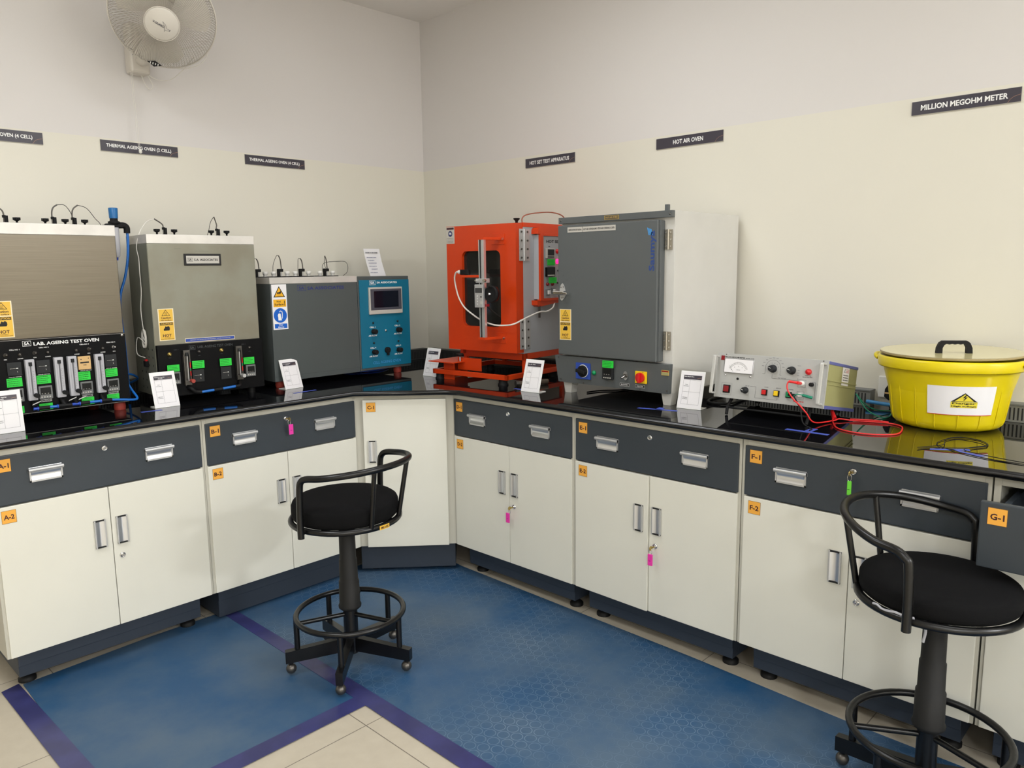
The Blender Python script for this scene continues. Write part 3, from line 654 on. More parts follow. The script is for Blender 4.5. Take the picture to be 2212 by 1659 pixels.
for x, s_ in ((0.022, 'ON'), (0.119, 'ON'), (0.309, 'ON'), (0.404, 'ON'), (0.067, 'LOAD'), (0.160, 'LOAD'), (0.262, 'LOAD'), (0.358, 'LOAD')):
    mb.text(s_, x, x + (0.010 if s_ == 'ON' else 0.018), z(1.1815), z(1.1855), y, 'sign_white')
for x in (0.032, 0.128, 0.277, 0.373): mb.text('HOUR METER', x, x + 0.042, z(1.1145), z(1.1175), y, 'sign_white')
for x in (0.128, 0.275, 0.373): mb.text('TEMPERATURE', x, x + 0.040, z(1.0155), z(1.019), y, 'sign_white'); mb.text('CONTROLLER', x, x + 0.040, z(1.0095), z(1.013), y, 'sign_white')
pn = mb.build('control_panel', t)
for x in (0.029, 0.125, 0.316, 0.409):
    mb = MB(); mb.lathe([(0.0085, 0), (0.0085, 0.002), (0.007, 0.004), (0.004, 0.006), (0.0038, 0.018), (0.001, 0.019)], 'dark_steel' if x < 0.4 else 'chrome', 16, (x, -0.022, z(1.2)), (0, -1, 0.1)); mb.build('toggle_switch', pn)
for x in (0.075, 0.169, 0.269, 0.367):
    mb = MB(); mb.lathe([(0.0065, 0), (0.0065, 0.003), (0.005, 0.007), (0.001, 0.009)], 'dark_steel', 14, (x, -0.022, z(1.199)), (0, -1, 0)); mb.build('indicator_lamp', pn)
mb = MB(); mb.lathe([(0.006, 0), (0.006, 0.003), (0.001, 0.005)], 'chrome', 14, (0.445, -0.022, z(1.247)), (0, -1, 0)); mb.build('screw', pn)
for x0, x1 in ((0.028, 0.075), (0.124, 0.171), (0.369, 0.414)): hour_meter(pn, x0, x1, z(1.121), z(1.172), -0.022)
mb = MB(); mb.box(0.270, 0.316, -0.030, -0.022, z(1.121), z(1.174), 'tan_label', 0.0012); mb.rect(0.277, 0.309, z(1.146), z(1.152), -0.0303, 'black_print'); mb.text('min', 0.288, 0.299, z(1.137), z(1.142), -0.0303, 'black_print'); mb.disc(0.281, z(1.162), 0.002, -0.0303, 'black_print'); mb.disc(0.308, z(1.165), 0.002, -0.0303, 'black_print'); lab(mb.build('hour_meter', pn), 'tan faced timer module')
for x0, x1 in ((0.123, 0.170), (0.270, 0.315), (0.370, 0.415)): mod(pn, 'temperature_controller', x0, x1, z(1.022), z(1.072), -0.022, 'module_frame', 'module_black', 0.010)
mod(pn, 'temperature_controller', 0.026, 0.073, z(1.022), z(1.072), -0.022, 'module_frame', 'module_black', 0.010)
for q in ((0.023, 0.074, 1.079, 1.112), (0.122, 0.171, 1.080, 1.113), (0.268, 0.312, 1.078, 1.112), (0.369, 0.415, 1.081, 1.1135), (0.122, 0.168, 0.978, 1.003), (0.272, 0.318, 0.978, 1.008), (0.367, 0.414, 0.982, 1.009), (0.028, 0.071, 0.977, 1.003)):
    mb = MB(); green_label(mb, q[0], q[1], z(q[2]), z(q[3]), -0.0232); mb.build('calibration_label', pn)
for x0, x1 in ((0.085, 0.116), (0.183, 0.214), (0.230, 0.262), (0.329, 0.361)): flow_meter(pn, x0, x1, z(1.022), z(1.179), -0.022, kx=0.75)
Y = -0.048
for a_, b_, r_ in (((0.100, -0.024, z(1.018)), (0.100, Y, z(0.998)), 0.006), ((0.198, -0.024, z(1.015)), (0.205, Y, z(0.990)), 0.008), ((0.245, -0.024, z(1.015)), (0.245, Y, z(0.990)), 0.007), ((0.345, -0.024, z(1.015)), (0.345, Y, z(0.992)), 0.007), ((0.110, Y, z(0.9905)), (0.150, Y, z(0.99)), 0.0075), ((0.178, Y, z(0.9905)), (0.228, Y, z(0.99)), 0.0075), ((0.258, Y, z(0.9905)), (0.292, Y, z(0.99)), 0.0075), ((0.335, Y, z(0.9905)), (0.375, Y, z(0.99)), 0.0075)):
    MB().cyl(a_, b_, r_, 'black_rubber', 14).build('tee_connector', pn)
for x in (0.09, 0.215, 0.25):
    mb = MB(); mb.prism([(x, z(1.006)), (x + 0.028, z(1.016)), (x + 0.030, z(1.020)), (x + 0.004, z(1.011))], Y - 0.0095, Y - 0.0075, 'alu_satin'); mb.build('valve_lever', pn)
for x0, x1, m_ in ((0.095, 0.112, 'blue_hose_dark'), (0.150, 0.180, 'blue_hose'), (0.226, 0.258, 'blue_hose_dark'), (0.290, 0.336, 'blue_hose')):
    mb = MB(); mb.cyl((x0, Y, z(0.9905)), (x1, Y, z(0.9900)), 0.0055, m_, 14); mb.cyl((x1 - 0.004, Y, z(0.990)), (x1, Y, z(0.990)), 0.008, 'blue_hose_dark', 12); mb.build('air_hose', pn)
mb = MB(); mb.tube([(0.372, Y, z(0.990)), (0.42, Y + 0.001, z(0.984)), (0.462, Y + 0.006, z(0.978)), (0.482, Y + 0.02, z(0.982)), (0.478, Y + 0.06, z(1.01)), (0.47, 0.05, z(1.05)), (0.475, 0.10, z(1.065)), (0.53, 0.16, z(1.06)), (0.58, 0.22, z(1.03)), (0.55, 0.30, z(1.00)), (0.48, 0.32, z(1.01))], 0.0048, 'blue_hose', 10, False, 6); mb.build('air_hose', pn)
for x in (0.04, 0.43):
    for y_ in (0.03, 0.36):
        mb = MB(); mb.lathe([(0.021, 0.0), (0.023, 0.012), (0.021, z(0.972))], 'red_rubber', 20, (x, y_, 0)); mb.build('rubber_foot', t)
for x, lp, kn in ((0.115, [(-0.004, 0.045), (-0.018, 0.062), (-0.05, 0.075)], (-0.035, 0.035)), (0.283, [(-0.004, 0.05), (0.003, 0.072), (0.018, 0.084)], (-0.035, 0.037)), (0.357, [(-0.004, 0.05), (0.003, 0.072), (0.020, 0.086)], (0.0355,))):
    probe_set(t, x, 0.15, z(1.690), lp, 0.058 if x != 0.357 else 0.050, kn)
mb = MB(); mb.tube([(0.301, 0.147, z(1.774)), (0.330, 0.147, z(1.772)), (0.352, 0.147, z(1.735)), (0.362, 0.17, z(1.70))], 0.0012, 'black_rubber', 6, False, 6); mb.build('probe_wire', t)
mb = MB(); mb.tube([(0.377, 0.147, z(1.776)), (0.41, 0.148, z(1.765)), (0.440, 0.15, z(1.725)), (0.462, 0.16, z(1.70)), (0.463, 0.20, z(1.66))], 0.0012, 'black_rubber', 6, False, 6); mb.build('probe_wire', t)
# air filter regulator beside oven A
t = thing('air_regulator', 'black air filter regulator with blue cap and hose beside the stainless oven', 'air regulator', (-2.50, -0.48, ZT), 0)
mb = MB(); mb.lathe([(0.017, z(1.728)), (0.0185, z(1.770)), (0.016, z(1.772))], 'cap_blue', 20, (0.513, 0.15, 0)); mb.build('blue_cap', t)
mb = MB(); mb.lathe([(0.012, z(1.70)), (0.022, z(1.705)), (0.024, z(1.714)), (0.016, z(1.718)), (0.015, z(1.729))], 'black_matte', 20, (0.513, 0.15, 0)); mb.box(0.478, 0.545, 0.135, 0.165, z(1.690), z(1.706), 'black_matte', 0.004); mb.box(0.462, 0.49, 0.12, 0.18, z(1.66), z(1.70), 'black_matte', 0.003)
mb.tube([(0.530, 0.15, z(1.700)), (0.552, 0.15, z(1.700)), (0.562, 0.15, z(1.690)), (0.562, 0.15, z(1.668))], 0.013, 'black_matte', 12, False, 5); mb.build('regulator_body', t)
mb = MB(); mb.lathe([(0.008, z(1.565)), (0.013, z(1.572)), (0.016, z(1.60)), (0.017, z(1.69))], 'clear_acrylic', 20, (0.513, 0.15, 0)); mb.lathe([(0.004, z(1.553)), (0.006, z(1.566))], 'blue_hose_dark', 12, (0.513, 0.15, 0)); mb.box(0.497, 0.501, 0.13, 0.134, z(1.63), z(1.67), 'black_matte'); mb.build('filter_bowl', t)
mb = MB(); mb.tube([(0.562, 0.15, z(1.690)), (0.563, 0.15, z(1.64)), (0.556, 0.15, z(1.56)), (0.540, 0.155, z(1.48)), (0.518, 0.16, z(1.41)), (0.512, 0.165, z(1.33)), (0.520, 0.17, z(1.20)), (0.525, 0.18, z(1.02)), (0.53, 0.2, z(0.945))], 0.0055, 'blue_hose', 10, False, 6); mb.build('air_hose', t)

# ------------------------------------------------------------------ oven B: grey green, 2 cells
t = thing('ageing_oven', 'grey-green ageing test oven with two flow meters, second from left on the bench', 'oven', (-1.910, -0.460, ZT), -3)
mb = MB(); mb.box(0, 0.472, 0, 0.26, z(0.965), z(1.622), 'grey_green', 0.002); 
mb.box(-0.0015, 0.0, 0.002, 0.258, z(0.967), z(1.62), 'grey_side')
for i in range(6):
    for j in range(4): mb.box(-0.0022, -0.0015, 0.03 + j * 0.05, 0.036 + j * 0.05, z(0.99 + i * 0.035), z(0.998 + i * 0.035), 'slot_dark')
for x, zz, l in ((0.20, 1.59, 0.06), (0.11, 1.60, 0.03), (0.36, 1.58, 0.005)): mb.rect(x, x + l, z(zz), z(zz + 0.0012), -0.0004, 'grey_side')
mb.build('body', t)
mb = MB(); mb.box(-0.001, 0.473, -0.001, 0.261, z(1.622), z(1.660), 'lid_alu', 0.0015); mb.build('top_plate', t)
mb = MB(); mb.box(0.148, 0.312, -0.003, 0, z(1.528), z(1.579), 'black_print', 0.001); mb.rect(0.158, 0.303, z(1.537), z(1.570), -0.0033, 'sign_edge'); sa_logo(mb, 0.163, 0.185, z(1.546), z(1.561), -0.0036, 'black_print'); mb.text('S.A. ASSOCIATES', 0.192, 0.297, z(1.548), z(1.558), -0.0036, 'black_print'); mb.build('name_plate', t)
mb = MB(); hot_sticker(mb, 0.021, z(1.345), 0.066, 0.138, -0.0008); mb.build('warning_sticker', t)
mb = MB(); mb.box(0.128, 0.352, -0.0006, 0, z(1.193), z(1.2105), 'pale_border'); mb.rect(0.130, 0.350, z(1.195), z(1.2085), -0.0008, 'blue_print'); mb.text('PREFERRED UNIT BEFORE LIVE CORD EQUIPMENT CLEANED DISCONNECTED', 0.150, 0.332, z(1.1995), z(1.2035), -0.001, 'sign_edge'); mb.build('blue_label', t)
mb = MB(); mb.box(0.0, 0.474, -0.022, -0.0, z(0.962), z(1.189), 'panel_black', 0.003); y = -0.0225
sa_logo(mb, 0.134, 0.162, z(1.161), z(1.180), y, 'slate_print'); mb.text('LAB. AGEING TEST OVEN', 0.172, 0.330, z(1.166), z(1.177), y, 'slate_print', False)
for x, s_ in ((0.045, 'ON'), (0.272, 'ON'), (0.172, 'LOAD'), (0.404, 'LOAD')): mb.text(s_, x, x + 0.010, z(1.132), z(1.135), y, 'slate_print')
mb.text('CELL 1', 0.068, 0.088, z(1.165), z(1.168), y, 'slate_print'); mb.text('CELL 2', 0.372, 0.392, z(1.167), z(1.170), y, 'slate_print')
pn = mb.build('control_panel', t)
for x in (0.049, 0.277): mb = MB(); mb.lathe([(0.009, 0), (0.009, 0.003), (0.005, 0.005), (0.003, 0.016), (0.001, 0.017)], 'brass', 16, (x, -0.022, z(1.149)), (0, -1, -0.2)); mb.build('toggle_switch', pn)
for x in (0.177, 0.410): mb = MB(); mb.lathe([(0.007, 0), (0.007, 0.003), (0.001, 0.006)], 'dark_steel', 14, (x, -0.022, z(1.150)), (0, -1, 0)); mb.build('indicator_lamp', pn)
for x0, x1, kn in ((0.101, 0.129, 'red_rubber'), (0.336, 0.364, 'alu_satin')): flow_meter(pn, x0, x1, z(1.009), z(1.163), -0.022, 'steel', kn, False, 0.85 if kn == 'red_rubber' else 0.7)
for q in ((0.032, 0.083, 1.074, 1.103), (0.139, 0.192, 1.078, 1.112), (0.262, 0.316, 1.078, 1.111), (0.373, 0.424, 1.076, 1.107)):
    mb = MB(); green_label(mb, q[0], q[1], z(q[2]), z(q[3]), -0.0335); mb.build('calibration_label', pn)
for x0, x1 in ((0.138, 0.190), (0.266, 0.314)): mod(pn, 'hour_meter', x0, x1, z(1.077), z(1.112), -0.022, 'module_dark', None, 0.010); hour_meter(pn, x0, x1, z(1.017), z(1.073), -0.022)
for x0, x1 in ((0.040, 0.085), (0.384, 0.428)): mod(pn, 'temperature_controller', x0, x1, z(1.018), z(1.071), -0.022, 'module_frame', 'module_black', 0.012)
Y = -0.045
MB().tube([(0.118, -0.024, z(0.998)), (0.125, Y, z(0.992)), (0.140, Y, z(0.978)), (0.166, Y, z(0.973))], 0.0085, 'black_rubber', 12, False, 5).build('tee_connector', pn)
MB().cyl((0.222, Y, z(0.975)), (0.262, Y, z(0.977)), 0.0075, 'black_rubber', 12).build('tee_connector', pn)
MB().tube([(0.322, Y, z(0.981)), (0.344, Y, z(0.983)), (0.352, -0.024, z(1.0))], 0.008, 'black_rubber', 12, False, 5).build('tee_connector', pn)
for x0, x1, a, b_ in ((0.166, 0.222, 0.973, 0.975), (0.262, 0.322, 0.977, 0.981)): mb = MB(); mb.cyl((x0, Y, z(a)), (x1, Y, z(b_)), 0.0060, 'blue_hose', 12); mb.build('air_hose', pn)
for x in (0.04, 0.43):
    for y_ in (0.03, 0.22): mb = MB(); mb.lathe([(0.018, 0), (0.018, z(0.966))], 'black_rubber', 18, (x, y_, 0)); mb.build('rubber_foot', t)
probe_set(t, 0.117, 0.12, z(1.660), [(-0.004, 0.038), (-0.010, 0.052), (-0.040, 0.072)], 0.064, (-0.038, 0.036))
probe_set(t, 0.354, 0.12, z(1.660), [(-0.004, 0.038), (-0.002, 0.055), (-0.012, 0.090)], 0.064, (-0.036, 0.036))
mb = MB(); mb.tube([(0.078, 0.117, z(1.731)), (0.045, 0.115, z(1.718)), (0.010, 0.11, z(1.67)), (-0.010, 0.10, z(1.61)), (-0.008, 0.09, z(1.56)), (0.0 - 0.012, 0.08, z(1.50)), (-0.012, 0.08, z(1.42)), (-0.020, 0.08, z(1.34)), (-0.016, 0.08, z(1.25)), (-0.008, 0.085, z(1.20)), (-0.020, 0.09, z(1.23)), (-0.012, 0.07, z(1.19)), (-0.03, 0.12, z(1.22)), (-0.035, 0.13, z(1.15)), (-0.012, 0.10, z(1.13))], 0.0020, 'white_cable', 6, False, 5)
for k in range(3): mb.tube([(-0.012 - 0.003 * k, 0.085 + 0.022 * math.cos(a), z(1.215) + 0.040 * math.sin(a)) for a in [2 * PI * q / 10 for q in range(10)]], 0.0016, 'white_cable', 6, True, 3)
mb.build('thermocouple_wire', t)
mb = MB(); mb.tube([(0.340, 0.117, z(1.748)), (0.325, 0.117, z(1.725)), (0.315, 0.117, z(1.69)), (0.31, 0.13, z(1.663))], 0.0012, 'black_rubber', 6, False, 5); mb.build('probe_wire', t)
mb = MB(); mb.box(-0.016, -0.0015, 0.09, 0.12, z(1.09), z(1.115), 'black_matte', 0.002); mb.box(-0.014, -0.004, 0.095, 0.11, z(1.115), z(1.123), 'red_plastic', 0.001); mb.build('terminal_block', t)

# ------------------------------------------------------------------ oven C: dark grey box oven with teal panel
t = thing('ageing_oven', 'low dark grey cell ageing oven with teal control panel near the corner', 'oven', (-1.362, -0.470, 0.9197), -0.5)
t.scale = (1.0237, 1.0237, 1.0237); oven_c = t
mb = MB(); mb.box(0, 0.480, 0, 0.395, z(0.980), z(1.440), 'oven_grey', 0.002); mb.line([(0.0, z(1.004)), (0.478, z(1.004))], 0.0012, -0.0004, 'oven_grey_dark'); mb.build('body', t)
mb = MB(); mb.box(-0.001, 0.481, -0.001, 0.396, z(1.440), z(1.470), 'lid_alu', 0.0015); mb.build('top_plate', t)
mb = MB(); mb.box(0.482, 0.8095, -0.001, 0.395, z(0.982), z(1.4665), 'oven_grey', 0.002); mb.build('control_box', t)
mb = MB(); mb.box(0.490, 0.8075, -0.006, -0.001, z(0.995), z(1.4485), 'teal', 0.0008); y = -0.0065
sa_logo(mb, 0.552, 0.591, z(1.4235), z(1.4445), y, 'sign_white'); mb.text('SA ASSOCIATES', 0.598, 0.728, z(1.430), z(1.440), y, 'sign_white')
for s_, x, zz, w_ in (('CELL 1', 0.562, 1.2055, 0.036), ('CELL 2', 0.722, 1.2055, 0.036), ('CELL 4', 0.561, 1.098, 0.036), ('CELL 3', 0.724, 1.098, 0.036), ('AIR FLOW', 0.562, 1.162, 0.054), ('AIR FLOW', 0.724, 1.162, 0.054), ('AIR FLOW', 0.562, 1.054, 0.054), ('AIR FLOW', 0.724, 1.054, 0.054)):
    mb.text(s_, x - w_ / 2, x + w_ / 2, z(zz - 0.004), z(zz + 0.004), y, 'sign_white')
mb.text('CELL AGEING OVEN', 0.557, 0.737, z(1.012), z(1.026), y, 'sky_print', False)
pn = mb.build('control_panel', t)
mb = MB(); mb.box(0.541, 0.753, -0.018, -0.006, z(1.272), z(1.411), 'sign_edge', 0.003); mb.box(0.5485, 0.7465, -0.0188, -0.017, z(1.293), z(1.402), 'screen_bezel', 0.0008); mb.rect(0.569, 0.726, z(1.306), z(1.391), -0.0191, 'screen_off'); mb.build('touch_screen', pn)
for x, zz in ((0.565, 1.228), (0.723, 1.229), (0.565, 1.123), (0.724, 1.122)): mb = MB(); mb.ball((x, -0.009, z(zz)), 0.0055, 'black_paint', 12, 8); mb.build('indicator_lamp', pn)
for x, zz in ((0.562, 1.184), (0.721, 1.184), (0.561, 1.077), (0.720, 1.077)): mb = MB(); mb.lathe([(0.007, 0), (0.007, 0.008)], 'alu_satin', 14, (x - 0.002, -0.006, z(zz)), (0, -1, 0)); mb.lathe([(0.0125, 0.008), (0.0125, 0.034), (0.010, 0.036)], 'black_matte', 18, (x - 0.002, -0.006, z(zz)), (0, -1, 0)); mb.build('air_flow_knob', pn)
mb = MB(); mb.lathe([(0.007, 0), (0.006, 0.006), (0.002, 0.008)], 'chrome', 16, (0.644, -0.006, z(1.184)), (0, -1, 0)); mb.build('jack_socket', pn)
mb = MB(); mb.lathe([(0.016, 0), (0.016, 0.012), (0.014, 0.014)], 'black_matte', 20, (0.649, -0.006, z(1.080)), (0, -1, 0)); mb.box(0.644, 0.654, -0.022, -0.008, z(1.052), z(1.092), 'black_matte', 0.003); mb.build('rotary_switch', pn)
mb = MB(); x, zt = 0.006, z(1.438); mb.box(x, x + 0.0765, -0.0012, -0.0002, zt - 0.211, zt, 'paper'); y = -0.0015; cx = x + 0.038
mb.poly([(cx - 0.030, zt - 0.060), (cx + 0.030, zt - 0.060), (cx, zt - 0.008)], y, 'black_print'); mb.poly([(cx - 0.0235, zt - 0.0565), (cx + 0.0235, zt - 0.0565), (cx, zt - 0.0155)], y - 0.0002, 'yellow_deep')
mb.poly([(cx - 0.011, zt - 0.036), (cx - 0.004, zt - 0.037), (cx + 0.004, zt - 0.034), (cx + 0.011, zt - 0.029), (cx + 0.009, zt - 0.043), (cx + 0.002, zt - 0.044), (cx - 0.004, zt - 0.043), (cx - 0.010, zt - 0.045)], y - 0.0004, 'black_print'); mb.line([(cx - 0.010, zt - 0.0535), (cx + 0.010, zt - 0.0535)], 0.001, y - 0.0004, 'black_print')
for k in range(4): mb.line([(cx - 0.008 + 0.004 * k, zt - 0.050), (cx - 0.007 + 0.004 * k, zt - 0.046)], 0.001, y - 0.0004, 'black_print')
mb.rect(x + 0.006, x + 0.071, zt - 0.105, zt - 0.070, y, 'yellow_deep'); mb.text('Hot', x + 0.023, x + 0.044, zt - 0.084, zt - 0.075, y - 0.0002, 'black_print'); mb.text('Surface', x + 0.011, x + 0.058, zt - 0.098, zt - 0.088, y - 0.0002, 'black_print'); mb.text('!', x + 0.061, x + 0.065, zt - 0.099, zt - 0.076, y - 0.0002, 'black_print')
mb.disc(cx, zt - 0.145, 0.034, y, 'safety_blue', 40)
mb.poly([(cx - 0.011, zt - 0.168), (cx + 0.007, zt - 0.168), (cx + 0.003, zt - 0.150), (cx + 0.002, zt - 0.138), (cx - 0.003, zt - 0.135), (cx - 0.010, zt - 0.137), (cx - 0.013, zt - 0.145), (cx - 0.011, zt - 0.155)], y - 0.0002, 'sign_white'); mb.line([(cx + 0.009, zt - 0.158), (cx + 0.011, zt - 0.138), (cx + 0.009, zt - 0.127), (cx + 0.001, zt - 0.124), (cx - 0.003, zt - 0.128)], 0.0035, y - 0.0002, 'sign_white')
mb.rect(x + 0.007, x + 0.071, zt - 0.205, zt - 0.184, y, 'safety_blue'); mb.text('Wear', x + 0.027, x + 0.050, zt - 0.1925, zt - 0.186, y - 0.0002, 'sign_white'); mb.text('Gloves', x + 0.023, x + 0.054, zt - 0.2025, zt - 0.196, y - 0.0002, 'sign_white')
lab(mb.build('safety_sticker', t), 'hot surface and wear gloves sticker')
mb = MB(); sa_logo(mb, 0.142, 0.186, z(1.405), z(1.431), -0.0006, 'navy_print'); mb.text('SA ASSOCIATES', 0.195, 0.402, z(1.408), z(1.424), -0.0006, 'navy_print'); mb.build('maker_logo', t)
for x in (0.05, 0.755):
    for y_ in (0.05, 0.35): mb = MB(); mb.lathe([(0.019, 0.0133), (0.022, 0.024), (0.020, z(0.983))], 'red_rubber', 20, (x, y_, 0)); mb.build('rubber_foot', t)
for i, (x, ap) in enumerate(((0.035, 0.054), (0.153, 0.070), (0.272, 0.056), (0.413, 0.070))):
    mb = MB(); mb.lathe([(0.062, 0), (0.062, 0.004)], 'black_matte', 28, (x + 0.0, 0.17, z(1.470)), sy=0.9); cv = mb.build('cell_cover', t)
    for dx in (-0.038, 0.036): mb = MB(); mb.lathe([(0.009, 0), (0.009, 0.009), (0.0125, 0.011), (0.0125, 0.022), (0.011, 0.024)], 'plastic_white', 18, (x + dx, 0.17, z(1.474))); mb.build('cover_knob', cv)
    mb = MB(); mb.box(x - 0.014, x - 0.003, 0.165, 0.18, z(1.474), z(1.508), 'black_matte'); mb.box(x - 0.012, x + 0.012, 0.163, 0.182, z(1.496), z(1.510), 'black_matte', 0.001); mb.cyl((x + 0.005, 0.170, z(1.474)), (x + 0.005, 0.170, z(1.503)), 0.0022, 'alu_satin', 8); mb.build('bracket', cv)
    mb = MB(); mb.tube([(x + 0.006, 0.170, z(1.505)), (x + 0.002, 0.170, z(1.505 + ap * 0.7)), (x - 0.006, 0.170, z(1.505 + ap))], 0.0028, 'dark_steel', 8, False, 5)
    if i < 3: mb.tube([(x - 0.006, 0.170, z(1.505 + ap)), (x - 0.018, 0.17, z(1.505 + ap * 0.95)), (x - (0.036 if i == 1 else 0.02), 0.172, z(1.53)), (x - (0.038 if i == 1 else 0.022), 0.175, z(1.475))], 0.0012, 'black_rubber', 6, False, 5)
    else: mb.tube([(x - 0.006, 0.170, z(1.505 + ap)), (x - 0.010, 0.17, z(1.53)), (x + 0.003, 0.17, z(1.50)), (x - 0.018, 0.17, z(1.49)), (x - 0.022, 0.17, z(1.525)), (x + 0.0, 0.17, z(1.541)), (x + 0.06, 0.17, z(1.546)), (x + 0.115, 0.17, z(1.545)), (x + 0.132, 0.17, z(1.52)), (x + 0.125, 0.17, z(1.49)), (x + 0.10, 0.17, z(1.472))], 0.0012, 'black_rubber', 6, False, 5)
    mb.build('probe', cv)
# handwritten note standing behind oven C against the wall side
t = MB(); 
for k in range(6):
    a, b_ = k / 6, (k + 1) / 6
    f = lambda q: (0.0 + 0.042 * q, 0.006 * math.sin(q * 3), 0.150 * (1 - q))
    p, q_ = f(a), f(b_); t.add([p, (p[0] + 0.108, p[1], p[2]), (q_[0] + 0.106, q_[1], q_[2]), q_], [(3, 2, 1, 0)], 'paper')
t.add([(0.042, 0.0005, 0.0), (0.148, 0.0005, 0.0), (0.148, 0.0025, 0.0), (0.042, 0.0025, 0.0)], [(0, 1, 2, 3)], 'paper')
for i, (x0, x1, zz) in enumerate(((0.012, 0.095, 0.125), (0.02, 0.085, 0.100), (0.028, 0.070, 0.085), (0.032, 0.085, 0.070), (0.035, 0.085, 0.053), (0.05, 0.09, 0.037), (0.042, 0.090, 0.018))): t.scrib(x0, x1, zz, 0.0028 if i else 0.006, -0.002, 'navy_print' if i else 'grey_print')
o = t.build('paper_note'); o.location = (-1.362 + 0.652 * 1.0237, -0.470 + 0.174, 1.4665); tag(o, 'small handwritten paper note standing on the teal-panel oven', 'note')

# ------------------------------------------------------------------ orange hot set apparatus
OX, OY, OA = -0.55, -0.8212, -85.5
t = thing('hot_set_oven', 'bright orange hot set test oven with window door and handwheel gauge', 'oven', (OX, OY, ZT), OA)
mb = MB()   # door slab with rounded window opening
def rrect(x0, x1, z0, z1, r, n=6):
    P = []
    for cx, cz, a0 in ((x1 - r, z1 - r, 0), (x0 + r, z1 - r, 90), (x0 + r, z0 + r, 180), (x1 - r, z0 + r, 270)):
        for i in range(n + 1): a = math.radians(a0 + 90 * i / n); P.append((cx + r * math.cos(a), cz + r * math.sin(a)))
    return P
def frame_plate(mb, ox0, ox1, oz0, oz1, inner, y0, y1, m):
    n = len(inner); cx = sum(p[0] for p in inner) / n; cz = sum(p[1] for p in inner) / n; outer = []
    for x, zz in inner:
        dx, dz = x - cx, zz - cz; s_ = min(((ox1 - cx) / dx if dx > 1e-9 else (ox0 - cx) / dx if dx < -1e-9 else 1e9), ((oz1 - cz) / dz if dz > 1e-9 else (oz0 - cz) / dz if dz < -1e-9 else 1e9)); outer.append((cx + dx * s_, cz + dz * s_))
    # add corners
    O2 = []; I2 = []
    for i in range(n):
        O2.append(outer[i]); I2.append(inner[i]); a, b_ = outer[i], outer[(i + 1) % n]
        if abs(a[0] - b_[0]) > 1e-6 and abs(a[1] - b_[1]) > 1e-6:
            c = (ox1 if max(a[0], b_[0]) > ox1 - 1e-6 else ox0, oz1 if max(a[1], b_[1]) > oz1 - 1e-6 else oz0); O2.append(c); I2.append(((inner[i][0] + inner[(i + 1) % n][0]) / 2, (inner[i][1] + inner[(i + 1) % n][1]) / 2))
    N = len(O2); V = [(p[0], y0, p[1]) for p in O2] + [(p[0], y0, p[1]) for p in I2] + [(p[0], y1, p[1]) for p in O2] + [(p[0], y1, p[1]) for p in I2]
    F = []
    for i in range(N):
        j = (i + 1) % N; F += [(i, j, N + j, N + i), (2 * N + i, 3 * N + i, 3 * N + j, 2 * N + j), (i, 2 * N + i, 2 * N + j, j), (N + i, N + j, 3 * N + j, 3 * N + i)]
    mb.add(V, F, m)
frame_plate(mb, 0.0, 0.458, z(1.087), z(1.7135), rrect(0.105, 0.360, z(1.211), z(1.587), 0.030), 0.0, 0.055, 'orange_paint')
dr = mb.build('door', t)
mb = MB(); mb.box(0.08, 0.385, 0.018, 0.024, z(1.19), z(1.61), 'glass_dark'); mb.build('window_pane', dr)
mb = MB(); y = -0.0008; mb.box(0.001, 0.057, y, 0, z(1.627), z(1.711), 'sign_edge'); mb.rect(0.004, 0.054, z(1.698), z(1.708), y - 0.0003, 'maroon_print'); mb.disc(0.029, z(1.677), 0.015, y - 0.0003, 'screen_bezel'); mb.disc(0.029, z(1.677), 0.0125, y - 0.0005, 'navy_print'); mb.text('m', 0.021, 0.037, z(1.672), z(1.683), y - 0.0007, 'sign_white')
for k in range(4): mb.scrib(0.006, 0.05, z(1.653 - 0.007 * k), 0.0014, y - 0.0003, 'black_print')
mb.build('safety_sticker', dr)
for zt_ in (1.647, 1.158):     # brackets holding the gauge rail
    mb = MB(); s_ = 1 if zt_ > 1.4 else -1
    zc = 1.640 if s_ > 0 else 1.160
    mb.box(0.305, 0.389, -0.003, 0, z(zc - 0.026), z(zc + 0.026), 'orange_paint', 0.001)
    mb.add([(0.37, -0.003, z(zc - 0.004)), (0.37, -0.003, z(zc + 0.008)), (0.345, -0.003, z(zc + 0.008)), (0.345, -0.003, z(zc - 0.004)), (0.345, -0.105, z(zc - 0.004)), (0.345, -0.105, z(zc + 0.008)), (0.300, -0.105, z(zc + 0.008)), (0.300, -0.105, z(zc - 0.004))], [(0, 1, 5, 4), (1, 2, 6, 5), (2, 3, 7, 6), (3, 0, 4, 7), (4, 5, 6, 7), (0, 3, 2, 1)], 'orange_paint')
    mb.cyl((0.382, -0.003, z(zc)), (0.382, -0.010, z(zc)), 0.006, 'chrome', 12); mb.build('rail_bracket', dr)
mb = MB(); mb.box(0.311, 0.316, -0.105, -0.088, z(1.164), z(1.636), 'alu', 0.001); mb.box(0.340, 0.345, -0.105, -0.088, z(1.164), z(1.636), 'alu', 0.001); mb.box(0.316, 0.326, -0.101, -0.090, z(1.164), z(1.636), 'slot_dark'); mb.box(0.326, 0.340, -0.103, -0.090, z(1.164), z(1.636), 'alu_satin'); gr = mb.build('gauge_rail', dr)
